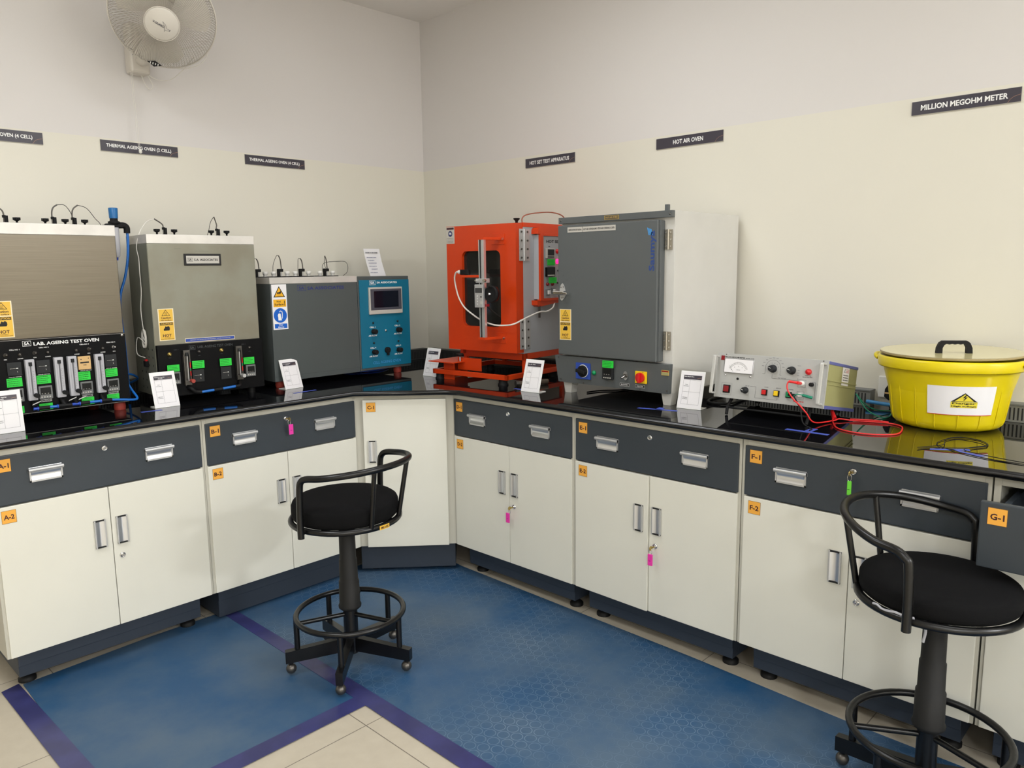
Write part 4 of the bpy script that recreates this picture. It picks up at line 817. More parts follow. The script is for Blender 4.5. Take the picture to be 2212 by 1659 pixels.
mb = MB(); mb.T = Matrix.Translation((0.013, 0, 0)); mb.box(0.283, 0.337, -0.122, -0.106, z(1.313), z(1.424), 'alu_satin', 0.003); mb.rect(0.288, 0.332, z(1.384), z(1.407), -0.1224, 'black_print'); mb.rect(0.291, 0.329, z(1.386), z(1.404), -0.1227, 'arrow_grey'); mb.rect(0.321, 0.333, z(1.33), z(1.345), -0.1224, 'sign_edge'); mb.disc(0.325, z(1.365), 0.004, -0.1224, 'slot_dark')
for k in range(4): mb.disc(0.302, z(1.330 + k * 0.013), 0.0032, -0.1224, 'sign_white')
mb.build('digital_caliper', gr)
mb = MB(); C_ = (0.382, -0.082, z(1.378)); mb.lathe([(0.012, 0.006), (0.014, 0.018), (0.030, 0.012), (0.036, 0.004), (0.040, 0.006), (0.042, 0.012), (0.040, 0.020), (0.036, 0.022), (0.032, 0.020)], 'black_matte', 32, C_, (-0.05, -1, 0)); mb.lathe([(0.007, 0.018), (0.006, 0.032), (0.001, 0.034)], 'chrome', 14, C_, (-0.05, -1, 0)); mb.cyl((C_[0], C_[1] + 0.004, C_[2] + 0.001), (0.345, -0.06, z(1.378)), 0.008, 'dark_steel', 12); mb.box(0.338, 0.35, -0.09, -0.05, z(1.368), z(1.388), 'dark_steel', 0.002); mb.lathe([(0.028, -0.006), (0.040, -0.002), (0.041, 0.006)], 'black_paint', 32, C_, (-0.05, -1, 0)); mb.cyl((0.382, -0.103, z(1.411)), (0.385, -0.127, z(1.413)), 0.006, 'black_matte', 12); mb.build('handwheel', gr)
mb = MB(); mb.box(0.296, 0.364, -0.112, -0.086, z(1.432), z(1.452), 'alu_satin', 0.002); mb.cyl((0.358, -0.112, z(1.443)), (0.358, -0.124, z(1.443)), 0.008, 'chrome', 14); mb.cyl((0.301, -0.112, z(1.443)), (0.301, -0.120, z(1.443)), 0.005, 'chrome', 12); mb.build('clamp', gr); MB().box(0.345, 0.362, -0.105, -0.088, z(1.318), z(1.330), 'dark_red', 0.001).build('stop_block', gr)
mb = MB(); mb.box(0.182, 0.308, -0.100, -0.085, z(1.457), z(1.469), 'orange_paint', 0.001); mb.build('sensor_arm', gr)
mb = MB(); mb.box(0.185, 0.240, -0.103, -0.083, z(1.470), z(1.496), 'black_matte', 0.003); mb.cyl((0.168, -0.093, z(1.484)), (0.186, -0.093, z(1.484)), 0.0095, 'plastic_white', 16); mb.build('laser_sensor', gr)
mb = MB(); mb.tube([(0.170, -0.093, z(1.484)), (0.150, -0.092, z(1.482)), (0.132, -0.085, z(1.455)), (0.130, -0.075, z(1.41)), (0.145, -0.07, z(1.355)), (0.178, -0.068, z(1.31)), (0.225, -0.065, z(1.278)), (0.285, -0.062, z(1.248)), (0.36, -0.060, z(1.228)), (0.43, -0.056, z(1.227)), (0.485, -0.050, z(1.236)), (0.498, 0.03, z(1.262)), (0.500, 0.13, z(1.284)), (0.500, 0.19, z(1.284)), (0.500, 0.24, z(1.30)), (0.49, 0.27, z(1.325))], 0.0040, 'white_cable', 8, False, 6); mb.build('sensor_cable', t)
mb = MB(); mb.box(0.02, 0.458, 0.055, 0.40, z(1.080), z(1.700), 'light_grey_paint', 0.002); mb.build('body', t)
mb = MB(); mb.box(0.015, 0.4625, 0.055, 0.405, z(1.696), z(1.717), 'orange_paint', 0.001); mb.build('top_cover', t)
mb = MB(); mb.lathe([(0.007, 0), (0.007, 0.018), (0.016, 0.026), (0.016, 0.032)], 'black_matte', 18, (0.32, 0.18, z(1.717))); mb.build('vent_knob', t)
mb = MB(); mb.tube([(0.42, 0.10, z(1.712)), (0.42, 0.10, z(1.740)), (0.43, 0.12, z(1.757)), (0.46, 0.17, z(1.767)), (0.50, 0.23, z(1.77)), (0.53, 0.28, z(1.755)), (0.54, 0.30, z(1.72)), (0.52, 0.30, z(1.69))], 0.003, 'copper', 8, False, 6); mb.build('copper_tube', t)
def hinge(parent, z0, z1, rz_=None):
    mb = MB(); x = 0.4605
    mb.box(x, x + 0.002, 0.022, 0.054, z(z0), z(z1), 'alu_satin'); mb.box(x, x + 0.002, 0.064, 0.102, z(z0), z(z1), 'alu_satin'); mb.cyl((x + 0.003, 0.059, z(z0)), (x + 0.003, 0.059, z(z1)), 0.0048, 'alu_satin', 12)
    for k in range(4):
        zz = z0 + (z1 - z0) * (0.1 + 0.27 * k)
        for yy in (0.038, 0.085): mb.cyl((x + 0.002, yy, z(zz)), (x + 0.0055, yy, z(zz)), 0.0048, 'dark_steel', 10)
    mb.build('hinge', parent)
hinge(t, 1.534, 1.686); hinge(t, 1.104, 1.252)
# side control box (faces along local +x)
mb = MB(); TS = Matrix.Translation((0.458, 0, 0)) @ Matrix.Rotation(math.radians(90), 4, 'Z')
mb.T = TS   # now x = depth along side, y negative = outward
mb.box(0.140, 0.385, -0.030, 0.0, z(1.345), z(1.660), 'light_grey_paint', 0.001)
mb.prism([(0.122, z(1.664)), (0.124, z(1.684)), (0.134, z(1.694)), (0.39, z(1.694)), (0.39, z(1.664))], -0.040, 0.0, 'orange_paint'); mb.prism([(0.120, z(1.340)), (0.122, z(1.318)), (0.138, z(1.309)), (0.27, z(1.322)), (0.385, z(1.327)), (0.385, z(1.340))], -0.036, 0.0, 'orange_paint')
mb.box(0.141, 0.166, -0.042, -0.02, z(1.338), z(1.664), 'orange_paint', 0.001); mb.box(0.166, 0.385, -0.042, -0.02, z(1.655), z(1.666), 'orange_paint', 0.001); mb.box(0.166, 0.385, -0.042, -0.02, z(1.336), z(1.349), 'orange_paint', 0.001); mb.box(0.375, 0.387, -0.042, 0, z(1.336), z(1.664), 'orange_paint', 0.001)
mb.rect(0.166, 0.376, z(1.349), z(1.656), -0.0305, 'light_grey_paint'); y = -0.031
mb.text('HOT SET', 0.203, 0.322, z(1.622), z(1.636), y, 'black_print'); mb.text('TEMP.', 0.218, 0.236, z(1.602), z(1.606), y, 'black_print')
cb = mb.build('control_box', t)
for q, f_, i_ in (((0.194, 0.261, 1.546, 1.594), 'sign_edge', 'module_dark'), ((0.193, 0.263, 1.455, 1.502), 'module_black', 'module_dark')):
    mb = MB(); mb.T = TS; mb.box(q[0], q[1], -0.042, -0.0302, z(q[2]), z(q[3]), f_, 0.002); mb.rect(q[0] + 0.006, q[1] - 0.006, z(q[2] + 0.013), z(q[3] - 0.004), -0.0423, i_); mb.rect(q[0] + 0.006, q[1] - 0.006, z(q[2] + 0.003), z(q[2] + 0.010), -0.0423, 'sign_edge' if i_ == 'module_dark' and f_ == 'module_black' else 'module_dark'); mb.build('temperature_controller', cb)
for q in ((0.195, 0.259, 1.511, 1.541), (0.206, 0.272, 1.423, 1.452)): mb = MB(); mb.T = TS; green_label(mb, q[0], q[1], z(q[2]), z(q[3]), -0.0435); mb.build('calibration_label', cb)
for x, zz, m_, r in ((0.294, 1.581, 'red_plastic', 0.012), (0.294, 1.531, 'red_led_on', 0.012), (0.208, 1.418, 'dark_red', 0.009), (0.250, 1.418, 'dark_red', 0.009)): mb = MB(); mb.T = TS; mb.lathe([(r, 0), (r, 0.004), (r * 0.8, 0.009), (0.001, 0.011)], m_, 18, (x, -0.0305, z(zz)), (0, -1, 0)); lab(mb.build('indicator_lamp', cb), 'lit pink-red lamp') if m_ == 'red_led_on' else mb.build('indicator_lamp', cb)
for q in ((0.195, 0.225, 1.363, 1.393), (0.244, 0.271, 1.371, 1.398)): mb = MB(); mb.T = TS; mb.box(q[0], q[1], -0.038, -0.03, z(q[2]), z(q[3]), 'module_frame', 0.002); mb.box(q[0] + 0.006, q[1] - 0.006, -0.046, -0.038, z(q[2] + 0.005), z(q[3] - 0.005), 'plastic_white', 0.002); mb.build('rocker_switch', cb)
for x, zz in ((0.300, 1.485), (0.295, 1.423)): mb = MB(); mb.T = TS; mb.cyl((x, -0.03, z(zz)), (x, -0.045, z(zz)), 0.005, 'dark_steel', 10); mb.cyl((x, -0.042, z(zz)), (x - 0.02, -0.055, z(zz + 0.005)), 0.003, 'chrome', 8); mb.build('toggle_switch', cb)
mb = MB(); mb.T = TS; mb.box(0.137, 0.145, -0.036, -0.028, z(1.255), z(1.315), 'dark_steel'); mb.build('cable_clip', cb)
# stand: bar frame on rubber feet
mb = MB()
mb.box(0.06, 0.4575, 0.065, 0.085, z(1.045), z(1.084), 'orange_paint', 0.001); mb.box(0.4375, 0.4575, 0.065, 0.40, z(1.050), z(1.082), 'orange_paint', 0.001); mb.box(0.02, 0.04, 0.065, 0.40, z(1.050), z(1.082), 'orange_paint', 0.001)
for x in (0.4375, 0.045):
    for y_ in (0.065, 0.38): mb.box(x, x + 0.02, y_, y_ + 0.02, z(0.985), z(1.060), 'orange_paint', 0.001)
r0 = -0.080
mb.box(-0.045, 0.4575, r0, r0 + 0.018, z(0.962), z(0.986), 'orange_paint', 0.002); mb.box(0.4395, 0.4575, r0, 0.42, z(0.962), z(0.986), 'orange_paint', 0.002); mb.box(-0.045, -0.027, r0, 0.42, z(0.962), z(0.986), 'orange_paint', 0.002); mb.box(-0.045, 0.4575, 0.40, 0.42, z(0.962), z(0.986), 'orange_paint', 0.002)
mb.build('stand_frame', t)
for x, y_ in ((-0.020, -0.05), (0.405, -0.045), (-0.02, 0.35), (0.42, 0.35)): mb = MB(); mb.lathe([(0.026, 0), (0.026, 0.006), (0.022, 0.010), (0.022, z(0.963))], 'black_rubber', 20, (x, y_, 0)); mb.build('rubber_foot', t)
# support block with plate under the door
mb = MB(); mb.box(-0.045, 0.13, -0.110, 0.12, z(1.026), z(1.031), 'orange_paint', 0.0005); mb.box(0.012, 0.018, -0.05, 0.12, 0.001, z(1.026), 'orange_paint'); mb.box(0.012, 0.085, -0.055, -0.05, 0.001, z(1.026), 'orange_paint'); mb.box(0.08, 0.24, -0.02, -0.015, z(0.985), z(1.048), 'orange_paint'); mb.build('support_block', t)
mb = MB(); mb.cyl((0.105, -0.03, z(1.031)), (0.105, -0.03, z(1.055)), 0.004, 'alu_satin', 10); mb.lathe([(0.006, 0), (0.018, 0.006), (0.018, 0.016), (0.014, 0.018)], 'black_matte', 18, (0.105, -0.03, z(1.053))); mb.build('clamp_knob', t)

# brown tube lying on the bench
t = tag(MB().cyl((-0.560, -1.312, ZT + 0.0135), (-0.40, -1.375, ZT + 0.0135), 0.0125, 'brown_rod', 16).lathe([(0.014, 0), (0.014, 0.016)], 'dark_steel', 16, (-0.562, -1.311, ZT + 0.0142), (0.93, -0.366, 0)).build('metal_tube'), 'short brown metal tube lying beside the orange oven', 'tube')

# ------------------------------------------------------------------ Saumya hot air oven
t = thing('hot_air_oven', 'large hot air oven with grey door and off-white side on the right bench', 'oven', (-0.5433, -1.5815, ZT), -90)
mb = MB(); mb.box(0.010, 0.591, 0.0, 0.520, z(0.984), z(1.716), 'saumya_body', 0.002); mb.build('body', t)
mb = MB(); mb.box(0.006, 0.589, -0.020, 0.0, z(1.690), z(1.7165), 'saumya_grey', 0.001)
for x in (0.02, 0.578): mb.lathe([(0.004, 0), (0.003, 0.002), (0.0005, 0.003)], 'dark_steel', 10, (x, -0.02, z(1.703)), (0, -1, 0))
cp = mb.build('top_trim', t)
mb = MB(); mb.box(0.259, 0.334, -0.0215, -0.02, z(1.695), z(1.7125), 'brass'); mb.rect(0.262, 0.331, z(1.697), z(1.7105), -0.0218, 'brown_rod'); mb.text('HOT AIR OVEN', 0.266, 0.327, z(1.7005), z(1.7075), -0.022, 'brass'); mb.build('name_plate', cp)
mb = MB(); mb.box(0.023, 0.540, -0.045, -0.0, z(1.113), z(1.681), 'saumya_grey', 0.005, 3); mb.box(0.533, 0.546, -0.032, -0.0, z(1.115), z(1.679), 'saumya_grey', 0.003)
Y = -0.0455
mb.text('Saumya', 0.500, 0.535, z(1.480), z(1.640), Y, 'saumya_print', True, 90)
for k in range(4): x = 0.490 + 0.0055 * k; mb.poly([(x, z(1.652 - 0.002 * k)), (x + 0.0038, z(1.652 - 0.002 * k)), (x + 0.012, z(1.622)), (x + 0.008, z(1.622))], Y, 'sky_print')
for x, zz, a in ((0.075, 1.44, 0.2), (0.055, 1.43, -0.3), (0.038, 1.425, 0.5), (0.06, 1.415, 0), (0.052, 1.46, 0.4), (0.105, 1.25, 1.2)): mb.line([(x, z(zz)), (x + 0.006 * math.sin(a), z(zz + 0.008 * math.cos(a)))], 0.0014, Y, 'oven_grey_dark')
dr = mb.build('door', t)
mb = MB(); mb.T = Matrix.Translation((0.018, 0, 0)); mb.box(0.061, 0.318, Y - 0.0008, Y + 0.0002, z(1.649), z(1.671), 'sign_edge'); mb.rect(0.1445, 0.1465, z(1.649), z(1.671), Y - 0.001, 'dark_steel')
mb.text('VERIFICATION DETAILS/No:', 0.066, 0.139, z(1.656), z(1.663), Y - 0.0011, 'black_print'); mb.text('HOT AIR OVEN/SAUMYA TECH/AIR OVEN/HAO-C/078', 0.150, 0.312, z(1.656), z(1.664), Y - 0.0011, 'black_print'); mb.build('id_label', dr)
mb = MB(); mb.T = Matrix.Translation((0, Y, 0)); hot_sticker(mb, 0.033, z(1.3165), 0.066, 0.137, -0.0004); mb.build('warning_sticker', dr)
mb = MB(); Yb = Y - 0.001; mb.T = Matrix.Translation((0.022, 0, 0))
mb.prism([(0.014, z(1.376)), (0.018, z(1.360)), (0.027, z(1.353)), (0.036, z(1.360)), (0.046, z(1.376)), (0.046, z(1.400)), (0.038, z(1.422)), (0.030, z(1.430)), (0.022, z(1.424)), (0.015, z(1.405))], Yb - 0.004, Yb, 'alu_satin')
for x, zz in ((0.023, 1.412), (0.036, 1.414), (0.024, 1.366), (0.034, 1.367)): mb.disc(x, z(zz), 0.0028, Yb - 0.0043, 'dark_steel', 10)
mb.box(-0.012, 0.052, Yb - 0.022, Yb - 0.004, z(1.379), z(1.397), 'chrome', 0.004); mb.box(0.048, 0.072, Yb - 0.026, Yb - 0.010, z(1.381), z(1.392), 'chrome', 0.003); mb.box(-0.012, 0.002, Yb - 0.02, 0.02, z(1.380), z(1.398), 'chrome', 0.003); mb.build('latch', dr)
for z0, z1 in ((1.565, 1.643), (1.162, 1.237)):
    mb = MB(); mb.box(0.5475, 0.5625, -0.005, -0.002, z(z0), z(z1), 'hinge_steel', 0.0005); mb.box(0.5665, 0.5815, -0.005, -0.002, z(z0), z(z1), 'hinge_steel', 0.0005); mb.cyl((0.5645, -0.008, z(z0)), (0.5645, -0.008, z(z1)), 0.0045, 'hinge_steel', 12)
    for k in range(3):
        zz = z0 + (z1 - z0) * (0.15 + 0.35 * k); mb.cyl((0.5535, -0.005, z(zz)), (0.5535, -0.0072, z(zz)), 0.003, 'chrome', 8); mb.cyl((0.5755, -0.005, z(zz)), (0.5755, -0.0072, z(zz)), 0.003, 'chrome', 8)
    mb.build('hinge', t)
mb = MB(); mb.add([(-0.010, -0.030, z(1.106)), (0.592, -0.030, z(1.106)), (0.592, -0.0, z(1.106)), (-0.010, -0.0, z(1.106)), (0.004, -0.022, z(0.985)), (0.587, -0.022, z(0.985)), (0.587, 0, z(0.985)), (0.004, 0, z(0.985))], [(0, 1, 2, 3), (4, 7, 6, 5), (0, 4, 5, 1), (1, 5, 6, 2), (2, 6, 7, 3), (3, 7, 4, 0)], 'saumya_grey')
mb.line([(0.22, z(1.1085)), (0.33, z(1.108)), (0.40, z(1.1105)), (0.45, z(1.1085))], 0.0022, -0.031, 'black_print')
for x, zz in ((0.012, 1.097), (0.02, 0.997), (0.15, 0.990), (0.45, 0.990), (0.58, 0.997)): mb.disc(x, z(zz), 0.004, -0.0312 if zz > 1.05 else -0.0235, 'dark_steel', 10)
Y = -0.0305
for q, s_ in (((0.351, 0.399, 0.998, 1.011), 'BLOWER'), ((0.430, 0.477, 0.999, 1.011), 'HEATER')): mb.rect(q[0], q[1], z(q[2]), z(q[3]), Y + 0.003, 'sign_white'); mb.rect(q[0] + 0.001, q[1] - 0.001, z(q[2] + 0.001), z(q[3] - 0.001), Y + 0.0028, 'black_print'); mb.text(s_, q[0] + 0.007, q[1] - 0.007, z(q[2] + 0.004), z(q[3] - 0.004), Y + 0.0025, 'sign_white')
pn = mb.build('control_panel', t)
mb = MB(); mb.box(0.105, 0.186, Y - 0.001, Y + 0.005, z(1.009), z(1.081), 'blue_print', 0.001); mb.lathe([(0.029, 0), (0.029, 0.001)], 'sign_white', 28, (0.146, Y - 0.0005, z(1.045)), (0, -1, 0)); mb.lathe([(0.026, 0), (0.026, 0.008), (0.024, 0.010)], 'black_matte', 28, (0.146, Y - 0.001, z(1.045)), (0, -1, 0)); mb.T = Matrix.Translation((0.146, 0, z(1.045))) @ Matrix.Rotation(math.radians(-80), 4, 'Y'); mb.box(-0.008, 0.008, Y - 0.026, Y - 0.008, -0.024, 0.024, 'black_matte', 0.004); lab(mb.build('rotary_switch', pn), 'black rotary switch on blue plate')
mb = MB(); mb.lathe([(0.010, 0), (0.010, 0.005), (0.006, 0.009), (0.001, 0.010)], 'green_plastic', 18, (0.206, Y + 0.003, z(1.042)), (0, -1, 0)); mb.build('indicator_lamp', pn)
mb = MB(); green_label(mb, 0.261, 0.319, z(1.072), z(1.102), Y - 0.012); mb.build('calibration_label', pn)
mod(pn, 'temperature_controller', 0.257, 0.312, z(1.020), z(1.074), Y + 0.002, 'module_dark', 'module_black', 0.011)
mb = MB(); mb.lathe([(0.015, 0), (0.015, 0.002)], 'chrome', 24, (0.373, Y + 0.002, z(1.044)), (0, -1, 0), sx=0.75, sy=1.3); mb.lathe([(0.0085, 0.002), (0.0085, 0.007)], 'dark_steel', 16, (0.373, Y + 0.002, z(1.044)), (0, -1, 0)); mb.cyl((0.373, Y - 0.004, z(1.044)), (0.366, Y - 0.020, z(1.035)), 0.003, 'chrome', 8, 0.0045); mb.build('toggle_switch', pn)
mb = MB(); mb.box(0.424, 0.480, Y - 0.004, Y + 0.004, z(1.018), z(1.069), 'yellow_plastic', 0.002); mb.lathe([(0.021, 0.0), (0.021, 0.010)], 'red_plastic', 24, (0.452, Y - 0.003, z(1.043)), (0, -1, 0)); mb.box(0.446, 0.458, Y - 0.024, Y - 0.008, z(1.022), z(1.062), 'red_plastic', 0.003); mb.text('ON', 0.46, 0.466, z(1.064), z(1.067), Y - 0.0044, 'black_print'); lab(mb.build('rotary_switch', pn), 'red rotary switch on yellow plate')
mb = MB(); mb.box(0.551, 0.585, Y - 0.0006, Y + 0.001, z(1.062), z(1.082), 'yellow_label'); mb.rect(0.552, 0.584, z(1.075), z(1.081), Y - 0.0008, 'dark_red'); mb.rect(0.552, 0.584, z(1.063), z(1.074), Y - 0.0008, 'meter_olive'); mb.build('inspection_sticker', pn)
for ch in pn.children: ch.location.x = 0.008
for x0, x1 in ((0.016, 0.070), (0.540, 0.594)):
    for y_ in (0.0, 0.46):
        mb = MB(); xa, xb = (x0, x1 - 0.004)
        mb.add([(xa, y_, z(0.984)), (xb, y_, z(0.984)), (xb, y_ + 0.05, z(0.984)), (xa, y_ + 0.05, z(0.984)), (xa + 0.008, y_ + 0.004, 0.0005), (xb - 0.008, y_ + 0.004, 0.0005), (xb - 0.008, y_ + 0.044, 0.0005), (xa + 0.008, y_ + 0.044, 0.0005)], [(0, 1, 2, 3), (4, 7, 6, 5), (0, 4, 5, 1), (1, 5, 6, 2), (2, 6, 7, 3), (3, 7, 4, 0)], 'saumya_body'); mb.build('leg', t)
mb = MB(); mb.lathe([(0.022, 0), (0.022, 0.003)], 'saumya_grey', 20, (0.470, 0.12, z(1.716))); mb.box(0.470, 0.486, 0.112, 0.128, z(1.718), z(1.752), 'saumya_grey', 0.001); mb.build('top_vent', t)
mb = MB(); mb.lathe([(0.008, 0), (0.008, 0.006), (0.005, 0.012)], 'black_matte', 14, (0.591, 0.08, z(1.045)), (1, 0, 0)); mb.build('cable_gland', t)

# ------------------------------------------------------------------ million megohm meter (tilted back on its bail)
t = thing('megohm_meter', 'grey megohm test meter with dial, red and green leads, tilted back on its stand', 'meter', (-0.5698, -2.3755, 0.9987), -90)
t.rotation_euler = (Matrix.Rotation(math.radians(-90), 4, 'Z') @ Matrix.Rotation(math.radians(-10.27), 4, 'X')).to_euler()
mb = MB(); mb.box(0.005, 0.418, 0.004, 0.300, 0.006, 0.164, 'meter_olive', 0.002); mb.build('case', t)
mb = MB(); mb.box(0.004, 0.420, 0.003, 0.302, 0.158, 0.169, 'meter_blue', 0.002); mb.build('top_trim', t)
mb = MB(); mb.box(0.004, 0.420, 0.003, 0.302, 0.000, 0.010, 'meter_under', 0.002); mb.box(0.418, 0.4205, 0.003, 0.302, 0.0, 0.012, 'meter_blue'); mb.build('bottom_trim', t)
mb = MB(); mb.box(0.4185, 0.4205, 0.01, 0.296, 0.086, 0.091, 'meter_olive'); mb.box(0.4185, 0.4215, 0.01, 0.296, 0.10, 0.104, 'meter_olive'); mb.build('side_rib', t)
mb = MB(); TR = Matrix.Translation((0.4187, 0, 0)) @ Matrix.Rotation(math.radians(90), 4, 'Z'); mb.T = TR; mb.box(0.150, 0.215, -0.0005, 0, 0.092, 0.158, 'paper'); mb.poly([(0.160, 0.140), (0.176, 0.140), (0.176, 0.156)], -0.0008, 'black_print'); mb.poly([(0.164, 0.1415), (0.1748, 0.1415), (0.1748, 0.152)], -0.001, 'paper')
for k in range(3): mb.scrib(0.182, 0.211, 0.150 - 0.005 * k, 0.0022, -0.0008, 'red_plastic')
for k in range(4): mb.scrib(0.158, 0.208, 0.128 - 0.009 * k, 0.0035, -0.0008, 'black_print')
mb.build('caution_sticker', t)
mb = MB(); mb.box(0.0, 0.4237, -0.003, 0.004, 0.0, 0.170, 'meter_panel', 0.001); y = -0.0034
mb.text('MILLION MEGOHM METER', 0.031, 0.112, 0.1535, 0.1585, y, 'black_print'); mb.text('MODEL 120 M', 0.116, 0.148, 0.1535, 0.1568, y, 'black_print')
cx, cz = 0.225, 0.118
A = [(cx + 0.029 * math.cos(a), cz + 0.010 + 0.029 * math.sin(a)) for a in [PI * k / 14 for k in range(15)]]; mb.line([(cx + 0.034, 0.104), (cx + 0.029, 0.104)] + A + [(cx - 0.029, 0.104), (cx - 0.038, 0.104)], 0.0007, y, 'black_print')
for k in range(9): a = math.radians(10 + 20 * k); mb.scrib(cx + 0.040 * math.cos(a) - 0.004, cx + 0.040 * math.cos(a) + 0.004, cz + 0.008 + 0.038 * math.sin(a), 0.0018, y, 'grey_print')
for k in range(6): a = math.radians(20 + 28 * k); mb.scrib(cx + 0.021 * math.cos(a) - 0.002, cx + 0.021 * math.cos(a) + 0.002, cz + 0.007 + 0.020 * math.sin(a), 0.0018, y, 'grey_print')
mb.line([(0.225, 0.104), (0.225, 0.090), (0.322, 0.090), (0.322, 0.098)], 0.0007, y, 'black_print'); mb.text('TEST VOLTAGE', 0.248, 0.278, 0.0915, 0.0945, y, 'grey_print')
mb.text('RATIO', 0.316, 0.328, 0.142, 0.1445, y, 'grey_print'); mb.line([(0.309, 0.134), (0.312, 0.126)], 0.0007, y, 'black_print')
for k, s_ in enumerate(('X1', 'X10', 'X100')): mb.text(s_, 0.317, 0.325, 0.125 - 0.009 * k, 0.1275 - 0.009 * k, y, 'grey_print')
mb.text('READY TO', 0.346, 0.368, 0.1085, 0.111, y, 'black_print'); mb.text('MEASURE/TEST', 0.338, 0.374, 0.1035, 0.106, y, 'black_print')
mb.text('SET INF', 0.126, 0.142, 0.0515, 0.0545, y, 'grey_print'); mb.line([(0.145, 0.053), (0.168, 0.053), (0.168, 0.012), (0.253, 0.012), (0.253, 0.020)], 0.0007, y, 'black_print')
mb.text('CHARGE', 0.200, 0.216, 0.054, 0.057, y, 'grey_print'); mb.text('MEASURE', 0.246, 0.264, 0.0545, 0.0575, y, 'grey_print'); mb.text('DISCHARGE', 0.288, 0.310, 0.054, 0.057, y, 'grey_print')
for q in ((0.029, 0.071, 0.012, 0.057), (0.325, 0.352, 0.067, 0.094), (0.325, 0.350, 0.024, 0.052)): mb.line([(q[0], q[2]), (q[1], q[2]), (q[1], q[3]), (q[0], q[3]), (q[0], q[2])], 0.0007, y, 'grey_print')
mb.line([(0.375, 0.088), (0.387, 0.088), (0.388, 0.027)], 0.0014, y, 'grey_print'); mb.text('GUARD', 0.392, 0.404, 0.080, 0.083, y, 'grey_print'); mb.scrib(0.315, 0.352, 0.014, 0.003, y, 'red_plastic')
for q in ((0.005, 0.165), (0.376, 0.166)): mb.disc(q[0] + 0.03, q[1], 0.0022, y, 'dark_steel')
fp = mb.build('front_panel', t)
mb = MB(); mb.box(0.015, 0.029, -0.005, -0.003, 0.143, 0.160, 'dark_red', 0.0005); mb.build('logo_badge', fp)
mb = MB(); mb.box(0.034, 0.150, -0.009, -0.003, 0.097, 0.150, 'paper', 0.001); y = -0.0093; cx, cz = 0.092, 0.085
mb.line([(0.034, 0.097), (0.150, 0.097), (0.150, 0.150), (0.034, 0.150), (0.034, 0.097)], 0.0012, y, 'arrow_grey')
for r in (0.052, 0.047): mb.line([(cx + r * 0.85 * math.cos(a), cz + r * math.sin(a)) for a in [math.radians(35 + 110 * k / 16) for k in range(17)]], 0.0006, y, 'black_print')
for k in range(19): a = math.radians(35 + 110 * k / 18); mb.line([(cx + 0.047 * 0.85 * math.cos(a), cz + 0.047 * math.sin(a)), (cx + 0.055 * 0.85 * math.cos(a), cz + 0.055 * math.sin(a))], 0.0005, y, 'black_print')
for k, s_ in enumerate('54321'): a = math.radians(40 + 25 * k); mb.text(s_, cx + 0.036 * math.cos(a) - 0.0012, cx + 0.036 * math.cos(a) + 0.0012, cz + 0.036 * math.sin(a), cz + 0.036 * math.sin(a) + 0.003, y, 'black_print')
mb.line([(0.073, 0.100), (0.055, 0.124)], 0.0006, y - 0.0003, 'black_print'); mb.text('MEGOHMS', 0.086, 0.100, 0.108, 0.1105, y, 'grey_print'); lab(mb.build('dial_gauge', fp), 'white dial gauge with needle')
for x, zz, r in ((0.041, 0.087, 0.0035), (0.142, 0.088, 0.0045)): MB().lathe([(r, 0), (r * 0.8, 0.003), (0.0005, 0.004)], 'chrome', 12, (x, -0.003, zz), (0, -1, 0)).build('screw', fp)
MB().lathe([(0.0045, 0), (0.0045, 0.003)], 'black_matte', 12, (0.092, -0.003, 0.076), (0, -1, 0)).build('adjust_screw', fp)
for x, zz, r in ((0.226, 0.125, 0.0145), (0.297, 0.124, 0.0145), (0.128, 0.036, 0.0125)):
    mb = MB(); mb.lathe([(r, 0), (r, 0.005), (r * 0.82, 0.007), (r * 0.78, 0.022), (r * 0.7, 0.023)], 'module_dark', 24, (x, -0.003, zz), (0, -1, 0)); mb.line([(x, zz), (x - 0.007, zz + 0.003)], 0.0014, -0.0265, 'sign_white'); mb.build('rotary_knob', fp)
mb = MB(); mb.box(0.037, 0.066, -0.006, -0.003, 0.019, 0.050, 'black_matte', 0.001); mb.box(0.041, 0.061, -0.011, -0.005, 0.023, 0.046, 'dark_red', 0.002); lab(mb.build('power_switch', fp), 'dark red power switch')
for x, m_ in ((0.204, 'red_plastic'), (0.250, 'yellow_plastic'), (0.296, 'green_plastic')): mb = MB(); mb.box(x - 0.0105, x + 0.0105, -0.009, -0.003, 0.025, 0.047, 'black_matte', 0.001); mb.box(x - 0.008, x + 0.007, -0.013, -0.008, 0.028, 0.045, m_, 0.001); lab(mb.build('push_button', fp), m_.split('_')[0] + ' push button')
MB().lathe([(0.011, 0), (0.011, 0.003), (0.009, 0.010), (0.001, 0.013)], 'red_plastic', 20, (0.358, -0.003, 0.124), (0, -1, 0)).build('indicator_lamp', fp)
MB().lathe([(0.009, 0), (0.009, 0.012), (0.006, 0.013)], 'plastic_white', 20, (0.339, -0.003, 0.081), (0, -1, 0)).build('jack_socket', fp)
MB().lathe([(0.007, 0), (0.007, 0.012), (0.005, 0.013)], 'plastic_white', 20, (0.337, -0.003, 0.038), (0, -1, 0)).build('jack_socket', fp)
MB().lathe([(0.007, 0), (0.007, 0.014), (0.005, 0.016)], 'black_matte', 18, (0.375, -0.003, 0.080), (0, -1, 0)).build('terminal_post', fp)
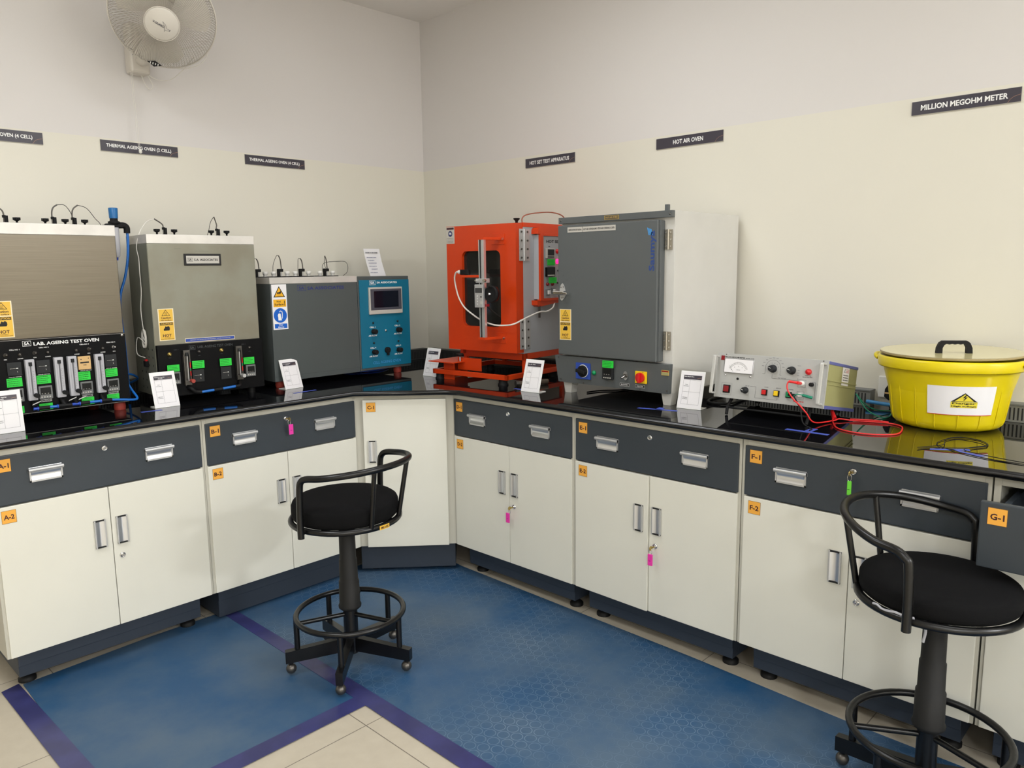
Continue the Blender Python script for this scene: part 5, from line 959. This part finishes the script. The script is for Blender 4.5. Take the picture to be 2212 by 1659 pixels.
for x in (-0.004, 0.408):
    mb = MB(); mb.box(x - 0.002, x + 0.011, -0.033, -0.027, 0.014, 0.156, 'strap', 0.0025); mb.box(x - 0.002, x + 0.011, -0.031, 0.0, 0.152, 0.159, 'strap', 0.0025); mb.box(x - 0.002, x + 0.011, -0.031, 0.0, 0.011, 0.018, 'strap', 0.0025); mb.build('handle', t)
mb = MB(); mb.tube([(0.060, 0.03, 0.0), (0.055, 0.012, -0.035), (0.058, 0.006, -0.062)], 0.006, 'black_matte', 8, False, 0); mb.tube([(0.365, 0.03, 0.0), (0.370, 0.012, -0.035), (0.367, 0.006, -0.062)], 0.006, 'black_matte', 8, False, 0); mb.cyl((0.055, 0.012, -0.035), (0.37, 0.012, -0.035), 0.004, 'black_matte', 8); mb.build('tilt_stand', t)
for x in (0.05, 0.37): MB().lathe([(0.010, 0), (0.011, -0.010)], 'black_rubber', 14, (x, 0.275, 0.0)).build('rubber_foot', t)

# leads and cables on the bench (world coordinates)
def cable(P, r, m, name, label, cat, n=8):
    return tag(MB().tube(P, r, m, n, False, 7).build(name), label, cat)
def mpt(x, y, zz):  # point in the meter's frame
    v = t_m @ Vector((x, y, zz)); return (v.x, v.y, v.z)
t_m = Matrix.Translation((-0.5698, -2.3755, 0.9987)) @ Matrix.Rotation(math.radians(-90), 4, 'Z') @ Matrix.Rotation(math.radians(-10.27), 4, 'X')
t = thing('test_lead', 'red test lead plugged into the meter and coiled on the black worktop', 'cable', (0, 0, 0))
mb = MB(); mb.tube([mpt(0.308, -0.047, 0.083), mpt(0.306, -0.050, 0.070), mpt(0.311, -0.050, 0.050), mpt(0.330, -0.040, 0.022), mpt(0.350, -0.03, 0.004), mpt(0.372, -0.02, -0.020), (-0.56, -2.765, 0.945), (-0.45, -2.79, ZT + 0.005), (-0.42, -2.80, ZT + 0.008), (-0.395, -2.845, ZT + 0.003), (-0.365, -2.935, ZT + 0.003), (-0.385, -2.995, ZT + 0.003), (-0.45, -3.022, ZT + 0.003), (-0.536, -3.030, ZT + 0.003), (-0.588, -2.98, ZT + 0.003), (-0.598, -2.917, ZT + 0.003), (-0.563, -2.847, ZT + 0.003), (-0.47, -2.795, ZT + 0.004), (-0.43, -2.780, ZT + 0.009)], 0.0026, 'red_wire', 8, False, 7); mb.tube([(-0.40, -2.83, ZT + 0.008), (-0.372, -2.90, ZT + 0.008), (-0.362, -2.95, ZT + 0.006)], 0.0026, 'red_wire', 8, False, 5); mb.build('lead_wire', t)
mb = MB(); mb.cyl(mpt(0.339, -0.016, 0.081), mpt(0.339, -0.045, 0.081), 0.0055, 'red_wire', 12); mb.cyl(mpt(0.339, -0.045, 0.081), mpt(0.310, -0.048, 0.083), 0.0048, 'red_wire', 12); mb.build('lead_plug', t)
mb = MB(); mb.cyl((-0.41, -2.768, ZT + 0.032), (-0.43, -2.785, ZT + 0.010), 0.006, 'red_wire', 12, 0.0085); mb.build('crocodile_clip', t)
t = thing('test_lead', 'black test lead hanging from the green-buttoned meter panel to the worktop', 'cable', (0, 0, 0))
mb = MB(); mb.tube([mpt(0.312, -0.03, 0.038), mpt(0.328, -0.034, 0.032), mpt(0.342, -0.03, 0.010), mpt(0.355, -0.03, -0.01), (-0.62, -2.75, 0.950), (-0.63, -2.785, ZT + 0.003), (-0.66, -2.79, ZT + 0.003)], 0.0024, 'black_rubber', 8, False, 7); mb.build('lead_wire', t)
mb = MB(); mb.cyl(mpt(0.302, -0.020, 0.037), mpt(0.330, -0.030, 0.037), 0.0048, 'black_rubber', 12); mb.build('lead_plug', t)
t = thing('test_lead', 'short green jumper lead on the front of the megohm meter', 'cable', (0, 0, 0))
mb = MB(); mb.tube([mpt(0.328, -0.034, 0.034), mpt(0.336, -0.036, 0.040), mpt(0.350, -0.030, 0.041), mpt(0.362, -0.022, 0.037)], 0.002, 'green_wire', 8, False, 5); mb.build('lead_wire', t)
mb = MB(); mb.cyl(mpt(0.352, -0.022, 0.040), mpt(0.385, -0.012, 0.034), 0.005, 'green_wire', 12); mb.build('lead_plug', t)
t = tag(MB().tube([(-0.27, -2.80, 1.015), (-0.27, -2.82, 0.985), (-0.275, -2.85, 0.955), (-0.275, -2.900, ZT + 0.003), (-0.235, -2.912, ZT + 0.003), (-0.15, -2.90, ZT + 0.003), (-0.08, -2.95, ZT + 0.003)], 0.0024, 'green_wire', 8, False, 6).tube([(-0.26, -2.80, 1.01), (-0.24, -2.83, 0.97), (-0.18, -2.86, 0.945), (-0.09, -2.90, ZT + 0.004)], 0.0022, 'green_wire', 8, False, 6).build('earth_wire'), 'green wires running from the meter back to behind the yellow tub', 'cable')
cable([(-0.7104, -3.147, ZT + 0.002), (-0.672, -3.165, ZT + 0.002), (-0.635, -3.215, ZT + 0.002), (-0.60, -3.255, ZT + 0.002), (-0.545, -3.29, ZT + 0.002), (-0.50, -3.287, ZT + 0.002), (-0.455, -3.25, ZT + 0.002), (-0.455, -3.205, ZT + 0.002), (-0.49, -3.178, ZT + 0.002), (-0.56, -3.165, ZT + 0.002), (-0.605, -3.172, ZT + 0.002), (-0.64, -3.20, ZT + 0.002), (-0.69, -3.28, ZT + 0.002), (-0.715, -3.36, ZT + 0.002), (-0.720, -3.47, ZT + 0.002)], 0.0012, 'black_rubber', 'thin_wire', 'thin black wire looped on the worktop in front of the yellow tub', 'wire', 6)
cable([(-0.70, -3.142, ZT + 0.0045), (-0.640, -3.178, ZT + 0.0045), (-0.60, -3.19, ZT + 0.0045), (-0.52, -3.175, ZT + 0.0045), (-0.46, -3.20, ZT + 0.0045), (-0.48, -3.265, ZT + 0.0045), (-0.535, -3.293, ZT + 0.0045), (-0.60, -3.262, ZT + 0.0045), (-0.65, -3.26, ZT + 0.0045), (-0.685, -3.33, ZT + 0.0045), (-0.708, -3.42, ZT + 0.0045), (-0.712, -3.49, ZT + 0.0045)], 0.0012, 'black_rubber', 'thin_wire', 'second thin black wire lying on top of the first loop by the tub', 'wire', 6)
cable([(-0.065, -2.28, ZT + 0.006), (-0.12, -2.31, ZT + 0.006), (-0.25, -2.33, ZT + 0.006), (-0.36, -2.34, ZT + 0.006), (-0.40, -2.31, ZT + 0.006), (-0.39, -2.25, ZT + 0.006), (-0.30, -2.22, ZT + 0.006), (-0.16, -2.21, ZT + 0.006)], 0.0055, 'black_rubber', 'black_cable', 'thick black power cord behind the hot air oven beside the meter', 'cord')
cable([(-0.50, -1.70, ZT + 0.004), (-0.42, -1.72, ZT + 0.004), (-0.35, -1.78, ZT + 0.004), (-0.25, -1.80, ZT + 0.004), (-0.12, -1.78, ZT + 0.012)], 0.0032, 'black_rubber', 'black_cable', 'black cord on the bench under the large hot air oven', 'cord')
cable([(-0.52, -0.25, ZT + 0.006), (-0.62, -0.30, ZT + 0.006), (-0.72, -0.29, ZT + 0.006), (-0.8, -0.22, ZT + 0.006), (-0.74, -0.16, ZT + 0.006), (-0.6, -0.16, ZT + 0.006), (-0.45, -0.15, ZT + 0.006)], 0.0045, 'blue_hose_dark', 'air_hose', 'dark blue hose curled on the bench behind the teal-panel oven', 'hose')

# ------------------------------------------------------------------ yellow tub
TX, TY = -0.237, -3.101; SX = 0.96
t = thing('plastic_tub', 'big round yellow plastic tub labelled danger high voltage on the right bench', 'tub', (TX, TY, ZT), 0)
mb = MB()
mb.lathe([(0.0001, 0.002), (0.140, 0.001), (0.160, 0.007), (0.172, 0.018), (0.177, 0.032), (0.189, 0.110), (0.200, 0.190), (0.202, 0.207), (0.222, 0.209), (0.226, 0.206), (0.228, 0.210), (0.231, 0.238), (0.227, 0.2445), (0.218, 0.243), (0.208, 0.190), (0.186, 0.110), (0.172, 0.034), (0.15, 0.010), (0.0001, 0.008)], 'tub_yellow', 72, sx=SX)
for a in (163, 182, 204, 226, 246, 144, 266, 125):
    ca, sa = math.cos(math.radians(a)), math.sin(math.radians(a)); mb.tube([(SX * r * ca, r * sa, zz) for r, zz in ((0.164, 0.012), (0.1775, 0.032), (0.1895, 0.11), (0.2015, 0.200))], 0.0020, 'tub_yellow', 6, False, 3)
mb.build('tub_body', t)
for s_ in (-1, 1):
    mb = MB(); mb.tube([(0.040 * math.sin(a), s_ * (0.226 + 0.018 * math.cos(a)), 0.226 + 0.010 * math.cos(a)) for a in [PI * (k / 8 - 0.5) for k in range(9)]], 0.0075, 'tub_yellow', 10, False, 3); mb.build('grip', t)
def tubpt(a, zz, off=0.0028):
    r = 0.177 + (zz - 0.032) * 0.0115 / 0.078 if zz < 0.11 else 0.189 + (zz - 0.11) * 0.010 / 0.068
    r += off; return (SX * r * math.cos(a), r * math.sin(a), zz)
def wrap(mb, u0, u1, z0, z1, m, off, n=18, k=4):
    V = []; F = []
    for i in range(n + 1):
        a = math.radians(u0 + (u1 - u0) * i / n)
        V += [tubpt(a, z0 + (z1 - z0) * q / k, off) for q in range(k + 1)]
    for i in range(n):
        for q in range(k): F.append(((k + 1) * i + q, (k + 1) * (i + 1) + q, (k + 1) * (i + 1) + q + 1, (k + 1) * i + q + 1))
    mb.add(V, F, m, True)
def wtext(mb, s_, u0, u1, z0, z1, m, off):
    V, F, a, b_, c, d = text_mesh(s_, True); mb.add([tubpt(math.radians(u0 + (u1 - u0) * (v[0] - a) / (b_ - a)), z0 + (z1 - z0) * (v[1] - c) / (d - c), off) for v in V], F, m)
def wpoly(mb, P, m, off): mb.add([tubpt(math.radians(u), zz, off) for u, zz in P], [tuple(range(len(P)))], m)
mb = MB(); UA, UB = 175.5, 237.0
wrap(mb, UA, UB, 0.0645, 0.1625, 'paper', 0.0038); wrap(mb, UA, UB, 0.0635, 0.0655, 'red_plastic', 0.0041); wrap(mb, 196.2, 220.2, 0.0900, 0.1100, 'print_yellow', 0.0043)
wpoly(mb, [(196.2, 0.1106), (208.0, 0.1106), (219.8, 0.1106), (208.0, 0.1412)], 'black_print', 0.0052); wpoly(mb, [(199.6, 0.1126), (208.0, 0.1126), (216.4, 0.1126), (208.0, 0.1372)], 'print_yellow', 0.0056)
wpoly(mb, [(208.5, 0.1345), (209.8, 0.1340), (208.2, 0.1270), (210.3, 0.1280), (208.2, 0.1185), (208.9, 0.1190), (207.1, 0.1155), (206.8, 0.1198), (207.5, 0.1192), (208.3, 0.1250), (206.2, 0.1240)], 'black_print', 0.0060)
wtext(mb, 'Danger', 197.6, 218.8, 0.1010, 0.1085, 'black_print', 0.0048); wtext(mb, 'High voltage', 197.0, 219.4, 0.0922, 0.0980, 'black_print', 0.0048)
lab(mb.build('paper_sign', t), 'white paper with danger high voltage triangle')
t = thing('tub_lid', 'flat cream lid with black handle lying on the yellow tub', 'lid', (TX, TY, ZT + 0.2475), 0)
t.rotation_euler = (0, math.radians(-1.2), 0); t.location.z += 0.004
MB().lathe([(0.0001, 0.001), (0.221, 0.001), (0.224, 0.003), (0.224, 0.009)], 'lid_edge', 72, sx=SX).lathe([(0.223, 0.0095), (0.0001, 0.0096)], 'tub_lid', 72, sx=SX).build('lid_plate', t)
mb = MB()
mb.T = Matrix.Translation((-0.062, -0.024, 0.0096)) @ Matrix.Rotation(math.radians(-61), 4, 'Z') @ Matrix.Diagonal((0.71, 1, 0.84, 1))
out = [(-0.078, 0), (-0.076, 0.022), (-0.066, 0.042), (-0.054, 0.050), (0.054, 0.050), (0.066, 0.042), (0.076, 0.022), (0.078, 0)]; inn = [(0.052, 0), (0.052, 0.022), (0.044, 0.035), (0.036, 0.038), (0.024, 0.036), (0.012, 0.038), (0, 0.036), (-0.012, 0.038), (-0.024, 0.036), (-0.036, 0.038), (-0.044, 0.035), (-0.052, 0.022), (-0.052, 0)]
mb.prism(out + inn, -0.010, 0.010, 'black_matte'); mb.build('lid_handle', t)

# ------------------------------------------------------------------ instruction card stands
def card(x, y, a, tilt, label, wide=0.104, tall=0.153, title='Thermal Ageing', sub='Oven'):
    t = thing('card_stand', label, 'card stand', (x, y, ZT + 0.0006), a, 'equipment card stands on the bench')
    mb = MB(); mb.T = Matrix.Rotation(math.radians(-tilt), 4, 'X')
    mb.box(0, wide, 0, 0.003, 0.0, tall, 'sign_white', 0.0008)
    mb.T = Matrix.Identity(4); mb.box(0, wide, 0.001, 0.055, 0.0, 0.0025, 'plastic_white', 0.0005); mb.build('acrylic_holder', t)
    mb = MB(); mb.T = Matrix.Rotation(math.radians(-tilt), 4, 'X'); y = -0.0004; k = wide
    mb.rect(0.004, wide - 0.004, 0.004, tall - 0.004, y, 'paper'); y = -0.0008
    mb.rect(0.14 * k, 0.88 * k, tall * 0.78, tall * 0.89, y, 'dark_wall_sign'); mb.text(title, 0.17 * k, 0.17 * k + 0.40 * k, tall * 0.835, tall * 0.862, y - 0.0003, 'sign_white')
    if sub: mb.text(sub, 0.30 * k, 0.48 * k, tall * 0.80, tall * 0.823, y - 0.0003, 'sign_white')
    mb.line([(0.70 * k, tall * 0.81), (0.78 * k, tall * 0.825), (0.86 * k, tall * 0.822)], 0.0007, y - 0.0003, 'sign_gold')
    L = 0.0006; x0, x1, xm = 0.15 * k, 0.87 * k, 0.42 * k; z0, zm, z1 = tall * 0.12, tall * 0.45, tall * 0.765
    mb.line([(x0, z0), (x1, z0), (x1, z1), (x0, z1), (x0, z0)], L, y, 'grey_print'); mb.line([(x0, zm), (x1, zm)], L, y, 'grey_print'); mb.line([(xm, z0), (xm, z1)], L, y, 'grey_print')
    mb.text('User', x0 + 0.09 * k, xm - 0.07 * k, zm + tall * 0.18, zm + tall * 0.20, y, 'grey_print'); mb.text('Instruction', x0 + 0.03 * k, xm - 0.03 * k, zm + tall * 0.14, zm + tall * 0.16, y, 'grey_print')
    mb.text('Calibration', x0 + 0.03 * k, xm - 0.03 * k, z0 + tall * 0.17, z0 + tall * 0.19, y, 'grey_print'); mb.text('Certificate', x0 + 0.03 * k, xm - 0.03 * k, z0 + tall * 0.13, z0 + tall * 0.15, y, 'grey_print')
    mb.build('printed_card', t)
card(-2.573, -0.653, 0, 6, 'white card stand at the far left in front of the stainless oven')
card(-1.9673, -0.5565, -1.2, 15.7, 'white card stand in front of the grey-green two-cell oven')
card(-1.3388, -0.5215, 6.4, 17.0, 'white card stand in front of the dark grey cell oven', 0.103, 0.147)
card(-0.5934, -0.6525, -88.3, 15, 'white card stand in the corner left of the orange oven', title='Hot Set Test', sub='')
card(-0.6521, -1.4295, -84.9, 17.2, 'white card stand between the orange oven and the hot air oven', title='Hot Air Oven', sub='')
card(-0.5643, -2.2070, -84.2, 15.6, 'white card stand between the hot air oven and the megohm meter', title='Million Megohm Meter', sub='')

# ------------------------------------------------------------------ blue tape marks on the worktop
def tape(quads, label):
    mb = MB()
    for P in quads: mb.slab(P, ZT + 0.0002, ZT + 0.0006, 'tape_blue')
    tag(mb.build('tape_mark'), label, 'tape')
tape([[(-0.688, -2.715), (-0.668, -2.715), (-0.668, -2.862), (-0.688, -2.862)], [(-0.672, -2.775), (-0.612, -2.775), (-0.612, -2.80), (-0.672, -2.80)]], 'blue tape mark on the worktop in front of the megohm meter')
tape([[(-0.672, -2.09), (-0.655, -2.09), (-0.615, -2.245), (-0.632, -2.25)], [(-0.65, -2.16), (-0.60, -2.15), (-0.60, -2.175), (-0.645, -2.185)]], 'blue tape mark on the worktop between the hot air oven and card')
tape([[(-0.688, -3.174), (-0.672, -3.17), (-0.608, -3.262), (-0.628, -3.27)], [(-0.655, -3.225), (-0.638, -3.215), (-0.672, -3.318), (-0.690, -3.31)]], 'blue tape mark on the worktop in front of the yellow tub')
tape([[(-1.960, -0.615), (-2.040, -0.605), (-2.040, -0.585), (-1.960, -0.595)]], 'blue tape mark beside the card of the grey-green oven')
tape([[(-1.370, -0.655), (-1.370, -0.638), (-1.245, -0.628), (-1.245, -0.645)]], 'blue tape mark under the card of the dark grey oven')
tape([[(-0.622, -1.352), (-0.603, -1.352), (-0.600, -1.43), (-0.618, -1.43)]], 'blue tape mark beside the brown tube near the orange oven')

# ------------------------------------------------------------------ wall signs
def wall_sign(loc, rz, text, label, tw=0.62):
    mb = MB(); mb.box(0, 0.350, -0.005, -0.001, 0, 0.0505, 'sign_edge', 0.0006); mb.box(0.0, 0.350, -0.006, -0.005, 0.0015, 0.0495, 'dark_wall_sign')
    L = 0.35 * tw; x0 = (0.35 - L) / 2 - 0.004; mb.text(text, x0, x0 + L, 0.0155, 0.0355, -0.0064, 'sign_white')
    mb.line([(0.3105, 0.002), (0.318, 0.013), (0.328, 0.020), (0.348, 0.0255)], 0.0009, -0.0064, 'sign_gold')
    o = mb.build('wall_sign'); o.location = loc; o.rotation_euler.z = math.radians(rz); tag(o, label, 'sign'); return o
wall_sign((-2.484, 0, 2.051), 0, 'THERMAL AGEING OVEN (4 CELL)', 'dark wall sign reading oven (4 cell), cut by the left edge', 0.80)
wall_sign((-1.9015, 0, 2.0505), 0, 'THERMAL AGEING OVEN (2 CELL)', 'dark wall sign reading thermal ageing oven (2 cell) below the fan', 0.84)
wall_sign((-1.2040, 0, 2.0510), 0, 'THERMAL AGEING OVEN (4 CELL)', 'dark wall sign reading thermal ageing oven (4 cell) above the dark grey oven', 0.84)
wall_sign((0, -0.8790, 2.0435), -90, 'HOT SET TEST APPARATUS', 'dark wall sign reading hot set test apparatus above the orange oven', 0.80)
wall_sign((0, -1.7265, 2.0475), -90, 'HOT AIR OVEN', 'dark wall sign reading hot air oven on the right wall', 0.45)
wall_sign((0, -2.8540, 2.0450), -90, 'MILLION MEGOHM METER', 'dark wall sign reading million megohm meter at the top right', 0.80)

# ------------------------------------------------------------------ wall fan
t = thing('wall_fan', 'white wall-mounted fan with wire guard and pull cords', 'fan', (-1.752, 0, 2.40))
N_ = Vector((-0.43, -0.80, -0.60)).normalized(); E1 = Vector((1, 0, 0)); E1 = (E1 - N_ * E1.dot(N_)).normalized(); E2 = N_.cross(E1) * -1
if E2.z < 0: E2 = -E2
HC = Vector((0, -0.42, 0.162)); RF = 0.209
fmx = Matrix(((E1.x, E2.x, N_.x, HC.x), (E1.y, E2.y, N_.y, HC.y), (E1.z, E2.z, N_.z, HC.z), (0, 0, 0, 1)))
mb = MB(); mb.T = fmx
nw = 150
for k in range(nw):
    a = 2 * PI * k / nw; P = []
    for r, zz, tw in ((0.062, 0.088, 0.0), (0.10, 0.082, 0.05), (0.15, 0.068, 0.13), (0.190, 0.040, 0.20), (0.209, 0.0, 0.22)): P.append((r * math.cos(a + tw), r * math.sin(a + tw), zz))
    mb.tube(P, 0.0010, 'fan_wire_shaded', 4, False, 2)
for r, zz, rr in ((0.209, 0.0, 0.0035), (0.068, 0.088, 0.002)): mb.tube([(r * math.cos(a), r * math.sin(a), zz) for a in [2 * PI * k / 24 for k in range(24)]], rr, 'fan_white', 8, True, 2)
mb.build('front_guard', t)
mb = MB(); mb.T = fmx
for k in range(110):
    a = 2 * PI * k / 110; mb.tube([(0.05 * math.cos(a), 0.05 * math.sin(a), -0.075), (0.14 * math.cos(a), 0.14 * math.sin(a), -0.070), (0.195 * math.cos(a), 0.195 * math.sin(a), -0.045), (0.209 * math.cos(a), 0.209 * math.sin(a), -0.002)], 0.0010, 'fan_wire_shaded', 4, False, 2)
mb.build('rear_guard', t)
mb = MB(); mb.T = fmx; mb.lathe([(0.066, 0.080), (0.066, 0.090), (0.060, 0.094), (0.0001, 0.096)], 'fan_white', 48)
mb.T = fmx @ Matrix.Translation((0, 0, 0.0965)) @ Matrix.Rotation(math.radians(-90), 4, 'X') @ Matrix.Rotation(math.radians(14), 4, 'Y')
mb.T = fmx @ Matrix(((1, 0, 0, 0), (0, 0, 1, 0), (0, -1, 0, 0.0972), (0, 0, 0, 1))) @ Matrix.Rotation(math.radians(12), 4, 'Y')
mb.text('V-GUARD', -0.036, 0.012, -0.008, 0.001, 0, 'screen_bezel')
mb.line([(-0.002, 0.014), (0.008, 0.004), (0.016, -0.012), (0.018, -0.020)], 0.0011, 0, 'screen_bezel'); mb.line([(-0.002, 0.014), (0.012, 0.008), (0.022, -0.004), (0.034, -0.004), (0.036, -0.009)], 0.0011, 0, 'screen_bezel'); mb.line([(0.036, -0.002), (0.034, -0.008), (0.020, -0.013)], 0.0011, 0, 'screen_bezel')
mb.build('hub_badge', t)
for k in range(3):
    mb = MB(); mb.T = fmx @ Matrix.Rotation(2 * PI * k / 3 + 0.4, 4, 'Z'); V = []; F = []
    for i, (r, w0, w1) in enumerate(((0.03, -0.2, 0.5), (0.08, -0.35, 0.75), (0.13, -0.38, 0.85), (0.17, -0.32, 0.80), (0.190, -0.1, 0.6))):
        for j in range(6): a = w0 + (w1 - w0) * j / 5; V.append((r * math.cos(a), r * math.sin(a), 0.02 - 0.035 * (j / 5) + 0.01))
        for j in range(5):
            if i: F.append(((i - 1) * 6 + j, (i - 1) * 6 + j + 1, i * 6 + j + 1, i * 6 + j))
    V2 = [(a, b_, c - 0.0015) for a, b_, c in V]; n = len(V); F2 = [tuple(q + n for q in f[::-1]) for f in F]
    mb.add(V + V2, F + F2, 'fan_blade', True); mb.build('blade', t)
mb = MB(); mb.T = fmx; mb.lathe([(0.03, 0.0), (0.034, 0.03), (0.02, 0.045)], 'fan_white', 24); mb.lathe([(0.0001, -0.20), (0.045, -0.195), (0.058, -0.17), (0.06, -0.09), (0.05, -0.076)], 'fan_white', 28); mb.build('motor_housing', t)
mb = MB(); mb.tube([HC + N_ * -0.14 + Vector((0, 0, -0.03)), Vector((0.02, -0.24, 0.08)), Vector((0.03, -0.14, 0.05)), Vector((0.03, -0.06, 0.06))], 0.022, 'fan_white', 12, False, 5); mb.build('support_arm', t)
mb = MB(); mb.T = Matrix.Translation((0.030, 0, 0)); mb.box(-0.044, 0.046, -0.075, -0.001, 0.002, 0.22, 'fan_white', 0.018, 4); mb.lathe([(0.026, 0), (0.024, 0.01), (0.010, 0.012)], 'fan_white', 20, (0.0, -0.074, 0.09), (0, -1, 0)); mb.line([(-0.045, 0.105), (-0.032, 0.100)], 0.002, -0.0756, 'black_print')
for k in range(5): a = math.radians(200 + 35 * k); mb.line([(0.032 * math.cos(a), 0.09 + 0.032 * math.sin(a)), (0.036 * math.cos(a), 0.09 + 0.036 * math.sin(a))], 0.0015, -0.0756, 'grey_print')
mb.build('wall_bracket', t)
for dx, z1 in ((-0.010, -0.325), (-0.003, -0.345)):
    mb = MB(); mb.tube([(dx, -0.06, 0.01), (dx, -0.058, -0.1), (dx + 0.008, -0.055, z1)], 0.0011, 'white_cable', 6, False, 3)
    if dx == -0.003: mb.lathe([(0.003, 0.012), (0.007, 0.006), (0.007, -0.004), (0.002, -0.008)], 'plastic_white', 14, (dx + 0.008, -0.055, z1))
    mb.build('pull_cord', t)
mb = MB(); mb.tube([(0.045, -0.05, 0.04), (0.07, -0.05, 0.0), (0.09, -0.045, -0.04), (0.075, -0.04, -0.055), (0.055, -0.04, -0.03), (0.04, -0.04, 0.01)], 0.002, 'white_cable', 6, False, 5); mb.tube([(0.09, -0.2, 0.03), (0.14, -0.25, 0.01), (0.2, -0.3, 0.03), (0.23, -0.32, 0.07), (0.2, -0.33, 0.1), (0.12, -0.3, 0.08)], 0.0022, 'white_cable', 6, False, 5); mb.tube([(0.05, -0.05, 0.02), (0.10, -0.06, -0.01), (0.15, -0.1, -0.01), (0.19, -0.15, 0.03), (0.2, -0.25, 0.07)], 0.002, 'white_cable', 6, False, 5); mb.build('power_cord', t)
mb = MB(); mb.T = fmx; mb.prism([(-0.028, 0), (0, 0.020), (0.028, 0), (0, -0.020)], -0.001, 0.001, 'black_print') if False else None
c = Vector((0.0, -0.185, 0.050))
mb.add([(-0.030, -0.184, 0.050), (0, -0.200, 0.046), (0.030, -0.184, 0.050), (0, -0.168, 0.060)], [(0, 1, 2, 3)], 'black_print')
for k in range(4): x = -0.018 + 0.010 * k; mb.add([(x, -0.190, 0.051), (x + 0.004, -0.190, 0.051), (x + 0.004, -0.178, 0.058), (x, -0.178, 0.058)], [(0, 1, 2, 3)], 'sign_white')
mb.build('maker_badge', t)

# ------------------------------------------------------------------ cable ducts, socket
def duct(x0, L, loc, rz, label, m='duct_grey', slots=True, h=0.066):
    mb = MB(); mb.box(0, L, -0.052, 0, 0.0, h - 0.006, m, 0.001); mb.box(-0.001, L + 0.001, -0.056, 0.0, h - 0.006, h, 'duct_dark' if m == 'duct_dark' else 'module_frame', 0.001)
    x = 0.008
    while x < L - 0.01: mb.box(x, x + 0.005, -0.0526, -0.0515, 0.008, h - 0.014, 'slot_dark'); x += 0.0125
    o = mb.build('cable_duct'); o.location = loc; o.rotation_euler.z = math.radians(rz); tag(o, label, 'cable duct'); return o
duct(0, 2.55, (-2.60, -0.001, ZT + 0.0005), 0, 'dark slotted cable duct along the left wall behind the ovens', 'duct_dark')
duct(0, 1.10, (-0.001, -0.060, ZT + 0.0005), -90, 'dark slotted cable duct behind the orange oven near the corner', 'duct_dark')
duct(0, 0.58, (-0.001, -2.200, ZT + 0.0005), -90, 'grey slotted cable duct behind the megohm meter')
duct(0, 3.0, (-0.001, -2.985, ZT + 0.0005), -90, 'grey slotted cable duct behind the yellow tub')
t = thing('power_socket', 'white wall power socket partly hidden behind the yellow tub', 'socket', (-0.001, -2.850, 1.012), -90)
mb = MB(); mb.box(-0.055, 0.085, -0.014, 0, -0.043, 0.043, 'plastic_white', 0.004); mb.build('face_plate', t)
mb = MB(); mb.box(0.05, 0.07, -0.018, -0.013, -0.015, 0.015, 'sign_white', 0.002); mb.build('rocker_switch', t)
t = thing('power_plug', 'black plug in the wall socket behind the yellow tub', 'plug', (-0.015, -2.856, 1.000), -90)
mb = MB(); mb.prism([(-0.024, -0.020), (-0.006, -0.034), (0.026, -0.030), (0.026, 0.020), (0.012, 0.032), (-0.010, 0.030), (-0.022, 0.010)], -0.040, -0.0005, 'black_matte'); mb.rect(-0.022, 0.025, -0.008, -0.002, -0.0405, 'tan_label'); mb.build('plug_body', t)
mb = MB(); mb.tube([(0.012, -0.02, -0.030), (0.008, -0.02, -0.05), (-0.006, -0.02, -0.066)], 0.006, 'black_matte', 8, False, 5); mb.build('plug_cord', t)
tag(MB().tube([(-0.062, -2.77, 0.955), (-0.064, -2.85, 0.951), (-0.064, -2.98, 0.9475), (-0.064, -3.05, 0.9395)], 0.0075, 'sky_print', 10, False, 3).build('blue_cable'), 'light blue cable along the wall behind the yellow tub', 'cable')
